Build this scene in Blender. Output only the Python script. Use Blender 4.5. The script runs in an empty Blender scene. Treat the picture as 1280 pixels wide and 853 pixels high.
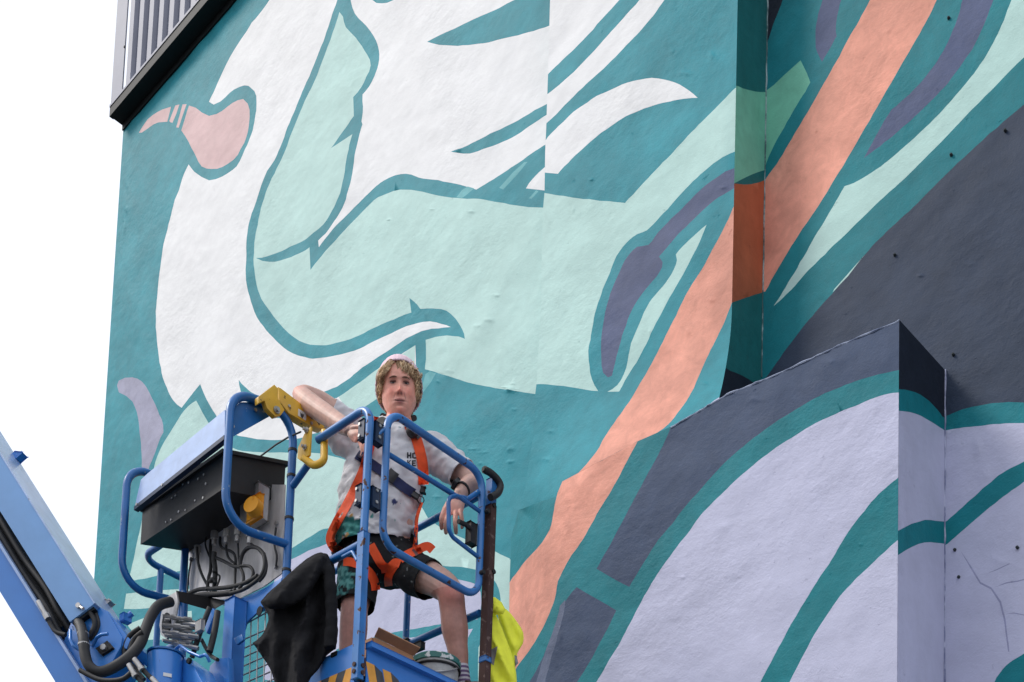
import bpy, bmesh, math, random
import numpy as np
from mathutils import Vector, Matrix, noise
from mathutils.geometry import delaunay_2d_cdt
from mathutils.bvhtree import BVHTree
random.seed(4)
SC = bpy.context.scene
COL = SC.collection

# ------------------------------------------------------------------ camera (keystone-corrected: looks level, frame shifted up)
F_PX, PP_Y, PITCH, ROLL, YAW = 1485.6, 1375.5, 0.0838, 0.0331, 0.820
CAM = Vector((0.0, 0.0, 1.6))
def cam_rot():
    M = Matrix(((1, 0, 0), (0, 0, -1), (0, 1, 0)))
    return Matrix.Rotation(PITCH, 3, 'X') @ M @ Matrix.Rotation(ROLL, 3, 'Z')
R = cam_rot()
cd = bpy.data.cameras.new('camera')
cd.sensor_width = 36.0
cd.lens = F_PX / 1280 * 36.0
cd.shift_y = (PP_Y - 426.5) / 1280
cd.clip_start = 0.05
cd.clip_end = 2000
cam = bpy.data.objects.new('camera', cd)
cam.matrix_world = Matrix.Translation(CAM) @ R.to_4x4()
COL.objects.link(cam)
SC.camera = cam

# ------------------------------------------------------------------ overcast daylight
SUN_EL, SUN_AZ = math.radians(46), math.radians(268)     # azimuth of the sun, clockwise from +Y: behind the camera, to the left
w = bpy.data.worlds.new('World'); SC.world = w; w.use_nodes = True
nt = w.node_tree; nt.nodes.clear()
sky = nt.nodes.new('ShaderNodeTexSky'); sky.sky_type = 'NISHITA'; sky.sun_disc = False
sky.sun_elevation = SUN_EL; sky.sun_rotation = SUN_AZ; sky.dust_density = 3.0
mx = nt.nodes.new('ShaderNodeMix'); mx.data_type = 'RGBA'
mx.inputs['Factor'].default_value = 0.80                   # closed white cloud over the blue
mx.inputs['B'].default_value = (7.9, 8.2, 8.9, 1)
bg = nt.nodes.new('ShaderNodeBackground'); bg.inputs['Strength'].default_value = 0.12
wo = nt.nodes.new('ShaderNodeOutputWorld')
nt.links.new(sky.outputs['Color'], mx.inputs['A'])
nt.links.new(mx.outputs['Result'], bg.inputs['Color'])
nt.links.new(bg.outputs[0], wo.inputs[0])
sl = bpy.data.lights.new('sun', 'SUN'); sl.energy = 1.5; sl.angle = math.radians(15); sl.color = (1, 0.95, 0.88)
so = bpy.data.objects.new('sun', sl); COL.objects.link(so)
sd = Vector((math.sin(SUN_AZ) * math.cos(SUN_EL), math.cos(SUN_AZ) * math.cos(SUN_EL), math.sin(SUN_EL)))
so.rotation_euler = sd.to_track_quat('Z', 'Y').to_euler()
so.location = sd * 40
SC.view_settings.view_transform = 'Standard'
SC.view_settings.look = 'None'
SC.view_settings.gamma = 1.0
SC.view_settings.exposure = 0.39
SC.view_settings.use_curve_mapping = False

# ------------------------------------------------------------------ geometry helpers
AX = Vector((-math.sin(YAW), math.cos(YAW), 0))     # along the mural wall, away to the left
BX = Vector((math.cos(YAW), math.sin(YAW), 0))      # into the mural wall, away to the right
ZX = Vector((0, 0, 1))
def ray(px, py):
    return R @ Vector(((px - 640) / F_PX, -(py - PP_Y) / F_PX, -1.0))
def proj(P):
    c = R.transposed() @ (Vector(P) - CAM)
    return (640 + F_PX * c.x / -c.z, PP_Y - F_PX * c.y / -c.z)
def on_plane(px, py, n, d):
    r = ray(px, py)
    return CAM + r * ((d - n.dot(CAM)) / n.dot(r))
def at_y(px, py, Y):
    return on_plane(px, py, Vector((0, 1, 0)), Y)
O0 = at_y(457, 700, 4.78)                            # near corner post of the platform
A0, B0 = AX.dot(O0), BX.dot(O0)
def on_a(px, py, a): return on_plane(px, py, AX, A0 + a)
def on_b(px, py, b): return on_plane(px, py, BX, B0 + b)
def on_z(px, py, z): return on_plane(px, py, ZX, z)
def abz(P): return (AX.dot(P) - A0, BX.dot(P) - B0, P.z)
def pt(a, b, z): return AX * (A0 + a) + BX * (B0 + b) + ZX * z

def tag(o, label=None, cat=None, group=None, kind=None):
    if label: o['label'] = label
    if cat: o['category'] = cat
    if group: o['group'] = group
    if kind: o['kind'] = kind
    return o
def thing(name, label, cat, loc):
    o = bpy.data.objects.new(name, None); o.empty_display_size = 0.2
    COL.objects.link(o); o.location = loc
    return tag(o, label, cat)
ROOTLOC = {}
def base_loc(parent):
    v = Vector((0, 0, 0))
    while parent is not None:
        v = v + parent.location; parent = parent.parent
    return v
def obj(name, verts, faces, mats, parent=None, smooth=False, idx=None, sharp=None):
    off = base_loc(parent)
    me = bpy.data.meshes.new(name)
    me.from_pydata([tuple(Vector(v) - off) for v in verts], [], faces)
    if not isinstance(mats, (list, tuple)): mats = [mats]
    for m in mats: me.materials.append(m)
    if idx is not None: me.polygons.foreach_set('material_index', idx)
    if smooth:
        me.polygons.foreach_set('use_smooth', [True] * len(me.polygons))
        if sharp: me.set_sharp_from_angle(angle=math.radians(sharp))
    me.update()
    o = bpy.data.objects.new(name, me); COL.objects.link(o)
    if parent: o.parent = parent
    return o

class MB:
    """collects shapes (world coordinates) and links them as one mesh"""
    def __init__(s): s.v = []; s.f = []; s.i = []
    def add(s, v, f, mi=0):
        k = len(s.v); s.v += [Vector(x) for x in v]; s.f += [tuple(i + k for i in q) for q in f]; s.i += [mi] * len(f)
        return s
    def tube(s, pts, r, n=12, mi=0, cap=True, closed=False):
        pts = [Vector(p) for p in pts]; N = len(pts)
        rr = r if isinstance(r, (list, tuple)) else [r] * N
        vs = []; t0 = None; nrm = None
        for i in range(N):
            if closed: t = (pts[(i + 1) % N] - pts[i - 1])
            else: t = pts[min(i + 1, N - 1)] - pts[max(i - 1, 0)]
            t = t.normalized()
            if nrm is None:
                nrm = t.orthogonal().normalized()
                if abs(t.z) < 0.99: nrm = t.cross(ZX).normalized()
            else:
                nrm = (nrm - t * nrm.dot(t)).normalized()
            bn = t.cross(nrm)
            for k in range(n):
                a = 2 * math.pi * k / n
                vs.append(pts[i] + (nrm * math.cos(a) + bn * math.sin(a)) * rr[i])
        fs = []
        for i in range(N if closed else N - 1):
            j = (i + 1) % N
            for k in range(n):
                l = (k + 1) % n
                fs.append((i * n + k, i * n + l, j * n + l, j * n + k))
        if cap and not closed:
            fs.append(tuple(reversed(range(n)))); fs.append(tuple(range((N - 1) * n, N * n)))
        return s.add(vs, fs, mi)
    def box(s, c, u, v, w_, mi=0, bev=0.0):
        """c centre; u, v, w_ half-extent vectors"""
        c, u, v, w_ = Vector(c), Vector(u), Vector(v), Vector(w_)
        if bev <= 0:
            vs = [c + u * i + v * j + w_ * k for i in (-1, 1) for j in (-1, 1) for k in (-1, 1)]
            fs = [(0, 1, 3, 2), (4, 6, 7, 5), (0, 4, 5, 1), (2, 3, 7, 6), (0, 2, 6, 4), (1, 5, 7, 3)]
            return s.add(vs, fs, mi)
        bm = bmesh.new(); bmesh.ops.create_cube(bm, size=2.0)
        for q in bm.verts: q.co = c + u * q.co.x + v * q.co.y + w_ * q.co.z
        bmesh.ops.bevel(bm, geom=bm.edges[:], offset=bev, segments=2, profile=0.6, affect='EDGES')
        return s.bm(bm, mi)
    def bm(s, bm, mi=0):
        bmesh.ops.recalc_face_normals(bm, faces=bm.faces[:])
        bm.verts.index_update()
        s.add([q.co.copy() for q in bm.verts], [tuple(q.index for q in f.verts) for f in bm.faces], mi); bm.free()
        return s
    def prism(s, poly, ext, mi=0, bev=0.0):
        """closed planar outline (3D points) pushed along ext"""
        ext = Vector(ext)
        bm = bmesh.new()
        vs = [bm.verts.new(Vector(p)) for p in poly]
        f = bm.faces.new(vs)
        r = bmesh.ops.extrude_face_region(bm, geom=[f])
        for g in r['geom']:
            if isinstance(g, bmesh.types.BMVert): g.co += ext
        bmesh.ops.recalc_face_normals(bm, faces=bm.faces[:])
        if bev > 0:
            es = [e for e in bm.edges if len(e.link_faces) == 2 and e.calc_face_angle(0) > 0.6]
            bmesh.ops.bevel(bm, geom=es, offset=bev, segments=2, profile=0.6, affect='EDGES')
        return s.bm(bm, mi)
    def disc(s, c, axis, r, h, n=14, mi=0, r2=None):
        a = Vector(axis).normalized(); c = Vector(c)
        return s.tube([c, c + a * h], [r, r if r2 is None else r2], n, mi)
    def ball(s, c, r, mi=0, sub=2, sc=(1, 1, 1), rot=None):
        bm = bmesh.new(); bmesh.ops.create_icosphere(bm, subdivisions=sub, radius=1.0)
        for q in bm.verts:
            v = Vector((q.co.x * r * sc[0], q.co.y * r * sc[1], q.co.z * r * sc[2]))
            q.co = Vector(c) + (rot @ v if rot else v)
        return s.bm(bm, mi)
    def build(s, name, mats, parent=None, smooth=True, sharp=38, label=None):
        o = obj(name, s.v, s.f, mats, parent, smooth, s.i, sharp)
        if label: o['label'] = label
        return o

def fillet(pts, rad, seg=7, closed=False):
    pts = [Vector(p) for p in pts]; N = len(pts); out = []
    for i, p in enumerate(pts):
        if not closed and i in (0, N - 1): out.append(p); continue
        a, b = pts[i - 1], pts[(i + 1) % N]
        u, v = (a - p), (b - p)
        lu, lv = u.length, v.length; u.normalize(); v.normalize()
        ang = u.angle(v)
        if ang > 3.05: out.append(p); continue
        t = min(rad / math.tan(ang / 2), lu * 0.48, lv * 0.48)
        r_ = t * math.tan(ang / 2)
        cen = p + (u + v).normalized() * (r_ / math.sin(ang / 2))
        p0, p1 = p + u * t, p + v * t
        d0, d1 = p0 - cen, p1 - cen
        tot = d0.angle(d1); ax = d0.cross(d1).normalized()
        for k in range(seg + 1):
            out.append(cen + Matrix.Rotation(tot * k / seg, 3, ax) @ d0)
    return out
def spline(pts, per=6, closed=False):
    pts = [Vector(p) for p in pts]; N = len(pts); out = []
    for i in range(N if closed else N - 1):
        g = lambda k: pts[k % N] if closed else pts[max(0, min(N - 1, k))]
        p0, p1, p2, p3 = g(i - 1), g(i), g(i + 1), g(i + 2)
        for k in range(per):
            t = k / per
            out.append(0.5 * ((2 * p1) + (p2 - p0) * t + (2 * p0 - 5 * p1 + 4 * p2 - p3) * t * t + (3 * p1 - p0 - 3 * p2 + p3) * t ** 3))
    if not closed: out.append(pts[-1])
    return out

# ------------------------------------------------------------------ materials (all procedural)
def nodes_of(name):
    m = bpy.data.materials.new(name); m.use_nodes = True
    n = m.node_tree; b = n.nodes['Principled BSDF']
    return m, n, b
def vary(n, rgb, scale, amt, detail=5, stretch=None, coord='Object'):
    """base colour with soft mottling; returns colour socket and coordinate socket"""
    tc = n.nodes.new('ShaderNodeTexCoord'); src = tc.outputs[coord]
    if stretch:
        mp = n.nodes.new('ShaderNodeMapping'); mp.inputs['Scale'].default_value = stretch
        n.links.new(src, mp.inputs['Vector']); src = mp.outputs[0]
    nz = n.nodes.new('ShaderNodeTexNoise'); nz.inputs['Scale'].default_value = scale; nz.inputs['Detail'].default_value = detail
    nz.inputs['Roughness'].default_value = 0.6
    n.links.new(src, nz.inputs['Vector'])
    mr = n.nodes.new('ShaderNodeMapRange'); mr.inputs['From Min'].default_value = 0.3; mr.inputs['From Max'].default_value = 0.7
    mr.inputs['To Min'].default_value = 1 - amt; mr.inputs['To Max'].default_value = 1 + amt
    n.links.new(nz.outputs['Fac'], mr.inputs['Value'])
    mul = n.nodes.new('ShaderNodeMix'); mul.data_type = 'RGBA'; mul.blend_type = 'MULTIPLY'; mul.inputs['Factor'].default_value = 1
    mul.inputs['A'].default_value = (*rgb, 1)
    n.links.new(mr.outputs[0], mul.inputs['B'])
    return mul.outputs['Result'], src, nz
def bump(n, b, src, scale, strength, dist=0.004, detail=4, prev=None, rough=0.6):
    nz = n.nodes.new('ShaderNodeTexNoise'); nz.inputs['Scale'].default_value = scale; nz.inputs['Detail'].default_value = detail
    nz.inputs['Roughness'].default_value = rough
    n.links.new(src, nz.inputs['Vector'])
    bp = n.nodes.new('ShaderNodeBump'); bp.inputs['Strength'].default_value = strength; bp.inputs['Distance'].default_value = dist
    n.links.new(nz.outputs['Fac'], bp.inputs['Height'])
    if prev: n.links.new(prev.outputs[0], bp.inputs['Normal'])
    n.links.new(bp.outputs[0], b.inputs['Normal'])
    return bp
def srgb(r, g, b):
    f = lambda c: (c / 255 / 12.92) if c / 255 <= 0.04045 else ((c / 255 + 0.055) / 1.055) ** 2.4
    return (f(r), f(g), f(b))
def simple(name, rgb, rough=0.5, metal=0.0, amt=0.08, scale=18, bs=0.15, bscale=140, spec=0.5, coat=0.0, stretch=None):
    m, n, b = nodes_of(name)
    c, src, _ = vary(n, rgb, scale, amt, stretch=stretch)
    n.links.new(c, b.inputs['Base Color'])
    b.inputs['Roughness'].default_value = rough; b.inputs['Metallic'].default_value = metal
    b.inputs['Specular IOR Level'].default_value = spec
    b.inputs['Coat Weight'].default_value = coat
    if bs > 0: bump(n, b, src, bscale, bs, 0.002)
    return m
def mural_paint(name, rgb, rough=0.62, amt=0.10):
    """masonry paint rolled over lumpy render"""
    m, n, b = nodes_of(name)
    c, src, _ = vary(n, rgb, 1.7, amt, 8)
    # faint roller streaks
    mp = n.nodes.new('ShaderNodeMapping'); mp.inputs['Rotation'].default_value = (0, 0, -YAW); 
    n.links.new(src, mp.inputs['Vector'])
    mp2 = n.nodes.new('ShaderNodeMapping'); mp2.inputs['Scale'].default_value = (6, 1.0, 1.2); mp2.inputs['Rotation'].default_value = (0.9, 0, 0)
    n.links.new(mp.outputs[0], mp2.inputs['Vector'])
    nz = n.nodes.new('ShaderNodeTexNoise'); nz.inputs['Scale'].default_value = 2.6; nz.inputs['Detail'].default_value = 7
    n.links.new(mp2.outputs[0], nz.inputs['Vector'])
    mr = n.nodes.new('ShaderNodeMapRange'); mr.inputs['From Min'].default_value = 0.35; mr.inputs['From Max'].default_value = 0.65
    mr.inputs['To Min'].default_value = 1 - amt * 0.6; mr.inputs['To Max'].default_value = 1 + amt * 0.6
    n.links.new(nz.outputs['Fac'], mr.inputs['Value'])
    fn = n.nodes.new('ShaderNodeTexNoise'); fn.inputs['Scale'].default_value = 9; fn.inputs['Detail'].default_value = 9; fn.inputs['Roughness'].default_value = 0.72; fn.inputs['Distortion'].default_value = 0.5
    n.links.new(src, fn.inputs['Vector'])
    fr = n.nodes.new('ShaderNodeMapRange'); fr.inputs['From Min'].default_value = 0.34; fr.inputs['From Max'].default_value = 0.66
    fr.inputs['To Min'].default_value = 1 - amt * 0.9; fr.inputs['To Max'].default_value = 1 + amt * 0.9; n.links.new(fn.outputs['Fac'], fr.inputs['Value'])
    mm = n.nodes.new('ShaderNodeMath'); mm.operation = 'MULTIPLY'; n.links.new(mr.outputs[0], mm.inputs[0]); n.links.new(fr.outputs[0], mm.inputs[1])
    mul = n.nodes.new('ShaderNodeMix'); mul.data_type = 'RGBA'; mul.blend_type = 'MULTIPLY'; mul.inputs['Factor'].default_value = 1
    n.links.new(c, mul.inputs['A']); n.links.new(mm.outputs[0], mul.inputs['B'])
    n.links.new(mul.outputs['Result'], b.inputs['Base Color'])
    b.inputs['Roughness'].default_value = rough
    b.inputs['Specular IOR Level'].default_value = 0.2
    b1 = bump(n, b, src, 110, 0.5, 0.0025, 3)
    mp3 = n.nodes.new('ShaderNodeMapping'); mp3.inputs['Scale'].default_value = (1.0, 1.0, 1.35); mp3.inputs['Rotation'].default_value = (0.1, -0.5, 0)
    n.links.new(src, mp3.inputs['Vector'])
    b0 = bump(n, b, mp3.outputs[0], 4, 0.45, 0.022, 2, prev=b1, rough=0.5)
    b2 = bump(n, b, mp3.outputs[0], 21, 0.42, 0.0085, 8, prev=b0, rough=0.66)
    # the relief comes and goes in patches
    pn = n.nodes.new('ShaderNodeTexNoise'); pn.inputs['Scale'].default_value = 1.1; pn.inputs['Detail'].default_value = 3; n.links.new(src, pn.inputs['Vector'])
    pr = n.nodes.new('ShaderNodeMapRange'); pr.inputs['From Min'].default_value = 0.38; pr.inputs['From Max'].default_value = 0.64
    pr.inputs['To Min'].default_value = 0.04; pr.inputs['To Max'].default_value = 0.66; n.links.new(pn.outputs['Fac'], pr.inputs['Value'])
    n.links.new(pr.outputs[0], b2.inputs['Strength'])
    # scattered pits and ridges
    nz2 = n.nodes.new('ShaderNodeTexNoise'); nz2.inputs['Scale'].default_value = 22; nz2.inputs['Detail'].default_value = 6; nz2.inputs['Roughness'].default_value = 0.7
    n.links.new(mp3.outputs[0], nz2.inputs['Vector'])
    rp = n.nodes.new('ShaderNodeMapRange'); rp.inputs['From Min'].default_value = 0.66; rp.inputs['From Max'].default_value = 0.74
    n.links.new(nz2.outputs['Fac'], rp.inputs['Value'])
    b3 = n.nodes.new('ShaderNodeBump'); b3.inputs['Strength'].default_value = 0.55; b3.inputs['Distance'].default_value = 0.006; b3.invert = True
    n.links.new(rp.outputs[0], b3.inputs['Height']); n.links.new(b2.outputs[0], b3.inputs['Normal'])
    n.links.new(b3.outputs[0], b.inputs['Normal'])
    return m
PAINT = {
    'teal': mural_paint('teal_wall_paint', srgb(38, 135, 148)),
    'white': mural_paint('white_wall_paint', (0.77, 0.775, 0.78), amt=0.035),
    'mint': mural_paint('mint_wall_paint', srgb(178, 211, 205), amt=0.05),
    'pink': mural_paint('pale_pink_wall_paint', srgb(208, 176, 176), amt=0.06),
    'lilac': mural_paint('lilac_wall_paint', srgb(184, 186, 210), amt=0.04),
    'dusty': mural_paint('dusty_lilac_wall_paint', srgb(150, 150, 172)),
    'orange': mural_paint('salmon_wall_paint', srgb(220, 152, 132), amt=0.16),
    'purple': mural_paint('purple_wall_paint', srgb(78, 88, 120)),
    'navy': mural_paint('slate_navy_wall_paint', srgb(60, 75, 102)),
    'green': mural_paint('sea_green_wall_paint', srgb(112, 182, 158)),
    'rust': mural_paint('dark_salmon_wall_tone', srgb(172, 92, 62)),
    'deep': mural_paint('dark_teal_wall_tone', srgb(26, 102, 104)),
    'shaded_navy': mural_paint('shaded_navy_wall_paint', srgb(48, 60, 80)),  # darker copy of the navy: the recessed wall's weaker light put into colour
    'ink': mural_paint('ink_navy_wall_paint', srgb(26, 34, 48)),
    'jade': mural_paint('jade_wall_paint', srgb(16, 118, 128)),
    'wash': mural_paint('thin_teal_wash', srgb(96, 166, 172)),
    'navy_highlight': mural_paint('painted_slate_highlight', srgb(96, 106, 130)),
    'crack': mural_paint('cracked_plaster', srgb(146, 148, 178)),
}

# ------------------------------------------------------------------ ground
gm, gn, gb = nodes_of('asphalt')
gc, gs, _ = vary(gn, (0.06, 0.06, 0.058), 3.0, 0.25, 8)
gn.links.new(gc, gb.inputs['Base Color']); gb.inputs['Roughness'].default_value = 0.9
bump(gn, gb, gs, 160, 0.5, 0.004)
g = 600
gx = obj('ground', [(-g, -g, 0), (g, -g, 0), (g, g, 0), (-g, g, 0)], [(0, 1, 2, 3)], gm)
tag(gx, kind='structure', label='plain grey asphalt yard below the painted wall')

# ------------------------------------------------------------------ the painted building
def pts(s):
    """'x,y x,y* ...' in photo pixels; * marks a corner, the rest is a smooth curve"""
    out = []
    for t in s.split():
        c = t.endswith('*'); x, y = t.rstrip('*').split(',')
        out.append((float(x), float(y), c))
    return out
def curve(s, straight=False):
    p = pts(s) if isinstance(s, str) else s
    n = len(p); out = []
    for i in range(n):
        a, b = p[i], p[(i + 1) % n]
        av, bv = Vector(a[:2]), Vector(b[:2]); L = (bv - av).length
        if L < 1e-6: continue
        out.append(av)
        if L > 24 and (straight or L > 150 or (a[2] and b[2])):
            out += [av.lerp(bv, m / int(L / 12)) for m in range(1, int(L / 12))]; continue
        if straight or L < 5: continue
        def tan(j):
            q = p[j % n]
            if q[2]: return None
            d = Vector(p[(j + 1) % n][:2]) - Vector(p[(j - 1) % n][:2])
            return d.normalized() if d.length > 0 else None
        ch = (bv - av) / L
        ta, tb = tan(i), tan(i + 1)
        if ta is None and tb is None: continue
        if ta is None: ta = (2 * ch - tb).normalized()
        if tb is None: tb = (2 * ch - ta).normalized()
        if ta.dot(ch) < 0.3: ta = ch
        if tb.dot(ch) < 0.3: tb = ch
        k = max(1, min(8, int(L / 6)))
        for m in range(1, k):
            t = m / k; h1 = 2 * t**3 - 3 * t**2 + 1; h2 = t**3 - 2 * t**2 + t; h3 = -2 * t**3 + 3 * t**2; h4 = t**3 - t**2
            out.append(av * h1 + ta * (L * h2) + bv * h3 + tb * (L * h4))
    return out
def ss01(t):
    t = max(0, min(1, t)); return t * t * (3 - 2 * t)
def interp(y, tab):
    if y <= tab[0][0]: return tab[0][1]
    for (y0, x0), (y1, x1) in zip(tab, tab[1:]):
        if y <= y1: return x0 + (x1 - x0) * (y - y0) / (y1 - y0)
    return tab[-1][1]
def seg_dist(p, a, b):
    ab = b - a; L = ab.length_squared
    t = 0 if L == 0 else max(0, min(1, (p - a).dot(ab) / L))
    return (p - a - ab * t).length
def panel(name, outline, shapes, mapper, normal, parent, base, step=13, lumps=(), amp=0.007, label=None):
    """one wall face: its outline and every painted shape become edges of one mesh (photo pixels -> wall plane)"""
    V = []; FA = []; cols = [base]
    def put(poly):
        k = len(V); V.extend([Vector((q[0], q[1])) for q in poly]); FA.append(list(range(k, k + len(poly))))
    dense = []
    for i, q in enumerate(outline):
        q = Vector(q[:2]); r = Vector(outline[(i + 1) % len(outline)][:2]); L = (r - q).length
        k = max(1, int(L / 40))
        dense += [q.lerp(r, m / k) for m in range(k)]
    put(dense)
    for c, poly in shapes:
        q_ = poly if not isinstance(poly, str) else curve(poly)
        put([Vector((v[0] + .8 * noise.noise(Vector((v[0] * .09, v[1] * .09, 2))), v[1] + .8 * noise.noise(Vector((v[0] * .09, v[1] * .09, 9))))) for v in q_]); cols.append(c)
    xs = [q.x for q in dense]; ys = [q.y for q in dense]
    rnd = random.Random(7)
    y = max(min(ys), -70)
    while y < min(max(ys), 930):
        x = max(min(xs), -40)
        while x < min(max(xs), 1340):
            V.append(Vector((x + rnd.uniform(-.3, .3) * step, y + rnd.uniform(-.3, .3) * step))); x += step
        y += step
    for (lx, ly, rx, ry, hh) in lumps:
        for i in range(-4, 5):
            for j in range(-4, 5):
                V.append(Vector((lx + rx * i * .45 + rnd.uniform(-.2, .2), ly + ry * j * .45 + rnd.uniform(-.2, .2))))
    vo, _, fo, _, _, _ = delaunay_2d_cdt(V, [], FA, 0, 1e-3, False)
    va = np.array([(q[0], q[1]) for q in vo]); fa = np.array([tuple(f) for f in fo])
    cen = va[fa].mean(1)
    def inside(poly):
        p = np.array([(q[0], q[1]) for q in poly]); r = np.zeros(len(cen), bool)
        for (x0, y0), (x1, y1) in zip(p, np.roll(p, -1, 0)):
            if y0 == y1: continue
            c = ((y0 > cen[:, 1]) != (y1 > cen[:, 1])) & (cen[:, 0] < (x1 - x0) * (cen[:, 1] - y0) / (y1 - y0) + x0)
            r ^= c
        return r
    names = sorted(set(cols)); mi = {c: i for i, c in enumerate(names)}
    fi = np.full(len(fa), mi[base]); ok = inside(dense)
    for c, poly in zip(cols[1:], FA[1:]): fi[inside([V[k] for k in poly])] = mi[c]
    keep = [tuple(int(k) for k in f) for f in fa[ok]]; idx = [int(k) for k in fi[ok]]
    used = sorted({k for f in keep for k in f}); rm = {k: i for i, k in enumerate(used)}
    keep = [tuple(rm[k] for k in f) for f in keep]; vo = [vo[k] for k in used]
    nd = len(dense)
    P3 = []
    for q in vo:
        P = mapper(q.x, q.y)
        if -80 < q.x < 1360 and -90 < q.y < 950:
            d = min(seg_dist(q, dense[i], dense[(i + 1) % nd]) for i in range(nd))
            k = min(1, d / 9)
            h = (noise.fractal(P * 2.2, 1.0, 2.0, 3) + 0.7 * noise.noise(P * 7.0)) * amp
            for (lx, ly, rx, ry, hh) in lumps:
                e = ((q.x - lx) / rx) ** 2 + ((q.y - ly) / ry) ** 2
                if e < 9: h += 0.75 * hh * math.exp(-e) * (0.7 + 0.9 * noise.noise(P * 45))
            P = P + normal * (h * k)
        P3.append(P)
    o = obj(name, P3, keep, [PAINT[c] for c in names], parent, True, idx)
    # turn every face to the outside
    me = o.data; me.update()
    s = sum(p.normal.dot(normal) * p.area for p in me.polygons)
    if s < 0: me.flip_normals()
    if label: o['label'] = label
    return o

b2 = 1.72                         # the mural wall behind the platform
b1 = b2 + 0.10
a_left = abz(on_b(137, 425, b1))[0]
b_cl = b1 - 0.12
cl0 = on_b(139.4, 139.4, b_cl); a_cl, _, z_c = abz(cl0)
z_top = z_c + 0.10
a920 = abz(on_b(917.5, 245, b2))[0]
b3 = abz(on_a(955.5, 245, a920))[1]
a_s = abz(on_b(1181, 600, b3))[0]
b_k = abz(on_a(1123, 600, a_s))[1]
print('planes', round(b1, 3), round(b2, 3), 'b3', round(b3, 3), 'block', round(b_k, 3), 'z_c', round(z_c, 2), 'a', round(a_left, 2), round(a920, 2), round(a_s, 2))
bld = thing('painted_building', 'tall building whose rendered wall is covered by a white, mint, teal and salmon mural', 'building', pt(0, b1, 0))
NB = -BX
def PX(a, b, z): return proj(pt(a, b, z))

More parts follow.
